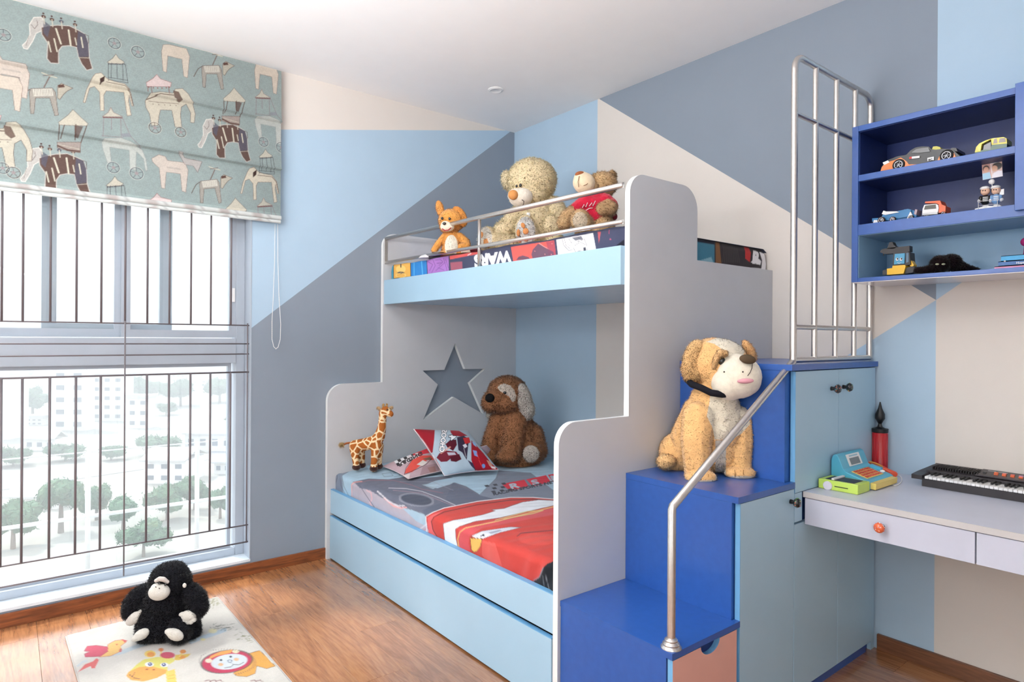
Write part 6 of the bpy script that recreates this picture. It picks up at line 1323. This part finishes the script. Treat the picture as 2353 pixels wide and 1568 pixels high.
# scanner handset and its cord
t = thing('toy_scanner', dz(2040, 1100, DZ), 'orange-red toy scanner handset leaning beside the cash register', 'toy')
def hp_(px, py, D): return at(px, py, D)
hD = float(dz(2045, 1100, DZ)@np.array([S_, C_, 0]))
MB().tube([at(1994, 1064, hD+.06), at(2004, 1066, hD+.055), at(2022, 1074, hD+.04), at(2042, 1084, hD+.02), at(2056, 1091, hD+.01), at(2060, 1093, hD+.008)], [.005, .009, .0105, .0105, .013, .009], 14).build('handset', mat('orange_red_plastic', (226, 84, 50), .3, coat=.3), t, sharp=60)
MB().tube([at(1998, 1061.5, hD+.047), at(2012, 1065, hD+.038), at(2028, 1073, hD+.022)], .0035, 8).build('yellow_insert', mat('amber_plastic', (232, 160, 70), .3), t, True)
cp = [at(2060, 1093, hD+.008), dz(2068, 1094, DZ+.012), dz(2072, 1101, DZ+.003), dz(2071, 1108, DZ+.0025), dz(2064, 1114, DZ+.0025), dz(2056, 1116, DZ+.0025), dz(2048, 1113, DZ+.0025), dz(2043, 1109, DZ+.006)]
def smooth_path(P, n=6):
    out = []; P = [np.array(p) for p in P]
    for i in range(len(P)-1):
        p0, p1, p2, p3 = P[max(i-1, 0)], P[i], P[i+1], P[min(i+2, len(P)-1)]
        for k in range(n): u = k/n; out.append(.5*((2*p1)+(-p0+p2)*u+(2*p0-5*p1+4*p2-p3)*u*u+(-p0+3*p1-3*p2+p3)*u**3))
    return out+[P[-1]]
MB().tube(smooth_path(cp), .0018, 8).build('cord', M_WP, t, True)
# lime card reader box
t = thing('toy_card_reader', dz(1930, 1118, DZ), 'lime green toy card reader box with a white lever in front of the cash register', 'toy')
g0 = np.array([2.396, 1.152, DZ]); gx = np.array([0., -1, 0]); gL = .142; gy = np.array([1., 0, 0]); gW = .100
gH = .036
mt = Matrix(((gx[0], gy[0], 0, g0[0]), (gx[1], gy[1], 0, g0[1]), (0, 0, 1, DZ), (0, 0, 0, 1)))
def gbox(name, m_, *a, bev=.0): return MB().box(*a, bev=bev, mtx=mt).build(name, m_, t)
gbox('box_body', M_RG, 0, gL, 0, gW, .0005, gH, bev=.003); gbox('belt', mat('dark_belt', (44, 48, 60), .5), .02, gL-.018, .012, gW-.012, gH-.002, gH+.0012, bev=.0005)
gbox('lever', M_WP, .045, .055, .006, gW-.004, gH+.0012, gH+.008, bev=.002); gbox('card_slot', M_BLACK, gL*.42, gL*.76, -.0006, .001, gH*.42, gH*.50)
c = Vector(g0)+Vector(gx)*gL*.25+Vector((0, 0, gH*.42)); dd_ = -Vector(gy)
MB().lathe([(0, 0), (.0165, 0), (.0165, .004), (.0145, .006), (0, .006)], c, 28, axis=dd_).build('dial', mat('white_dial', (226, 222, 232), .35), t, sharp=40)
# keyboard
t = thing('electronic_keyboard', (2.82, .6, DZ), 'black electronic keyboard with white and black keys on the desk', 'keyboard')
M_KBK = mat('charcoal_plastic', (46, 42, 46), .45); y0k, y1k = .28, .945
KX0 = 2.745
b = MB(); b.prism([(KX0, y1k-.022, DZ+.001), (KX0, y1k-.022, DZ+.030), (KX0+.05, y1k-.022, DZ+.034), (2.915, y1k-.022, DZ+.045), (2.915, y1k-.022, DZ+.001)], (0, -(y1k-.022-y0k), 0)); b.build('base', M_KBK, t)
b = MB(); b.prism([(KX0+.004, y1k+.016, DZ+.024), (KX0+.004, y1k+.016, DZ+.040), (KX0+.06, y1k+.016, DZ+.044), (2.922, y1k-.004, DZ+.060), (2.922, y1k-.004, DZ+.030)], (0, -.036, 0)); b.build('end_block', M_KBK, t)
b = MB(); b.prism([(KX0+.075, y1k-.012, DZ+.04), (KX0+.075, y1k-.012, DZ+.052), (2.924, y1k-.012, DZ+.066), (2.924, y1k-.012, DZ+.04)], (0, -(y1k-.012-y0k), 0)); b.build('control_panel', M_KBK, t)
kw = .0136; nk = int((y1k-.03-y0k)/kw)
wk = MB().box(KX0-.002, KX0+.075, 0, kw-.0009, DZ+.0305, DZ+.040, bev=.0012, seg=1).me(); wk.materials.append(M_WP)
bkm = MB().box(KX0+.028, KX0+.078, -.0036, .0036, DZ+.0405, DZ+.0475, bev=.0012, seg=1).me(); bkm.materials.append(M_BLACK)
ro = Vector(t.location)
for me in (wk, bkm): me.transform(Matrix.Translation(-Vector((ro.x, 0, ro.z))))
for k in range(nk):
    yk = y1k-.03-(k+1)*kw; o = bpy.data.objects.new('white_key', wk); COL.objects.link(o); o.parent = t; o.location = (0, yk-ro.y, 0)
    if k % 7 not in (2, 6): o = bpy.data.objects.new('black_key', bkm); COL.objects.link(o); o.parent = t; o.location = (0, yk-ro.y, 0)
    b = None
b = MB()
for k in range(18): b.box(2.835+0, 2.915, y1k-.03-k*.0085, y1k-.027-k*.0085, DZ+.056, DZ+.0655, mtx=None)
gr_ = b.build('speaker_grille', mat('grille_ribs', (30, 26, 30), .5), t)
b = MB(); b.prism([(2.828, y1k-.17, DZ+.056), (2.828, y1k-.17, DZ+.0605), (2.922, y1k-.17, DZ+.0685), (2.922, y1k-.17, DZ+.06)], (0, -.4, 0)); b.build('panel_plate', mat('panel_plate', (54, 48, 54), .35), t)
for k, cc in enumerate(((226, 110, 50), (232, 110, 90), (226, 90, 70), (190, 120, 160), (226, 210, 50), (226, 214, 60), (226, 120, 60))):
    yk = y1k-.222-k*.0245
    box('button', mat('button_%d_%d_%d' % cc, cc, .35), t, 2.872, 2.882, yk-.006, yk+.006, DZ+.0635, DZ+.070, bev=.001); box('button', mat('button_orange', (222, 100, 50), .35), t, 2.856, 2.866, yk-.009, yk+.003, DZ+.062, DZ+.0685, bev=.001)
box('power_switch', M_BLACK, t, 2.86, 2.872, y1k-.195, y1k-.185, DZ+.063, DZ+.0675)
for k in range(12): box('screw_slot', M_BLACK, t, KX0-.0025, KX0-.0005, y1k-.04-k*.027, y1k-.037-k*.027, DZ+.027, DZ+.031)
# small coat of print on the panel
b = MB(); b.box(2.900, 2.904, y1k-.215, y1k-.19, DZ+.0672, DZ+.0679); b.box(2.900, 2.904, y1k-.250, y1k-.222, DZ+.0672, DZ+.0679); b.build('printed_mark', M_WP, t)
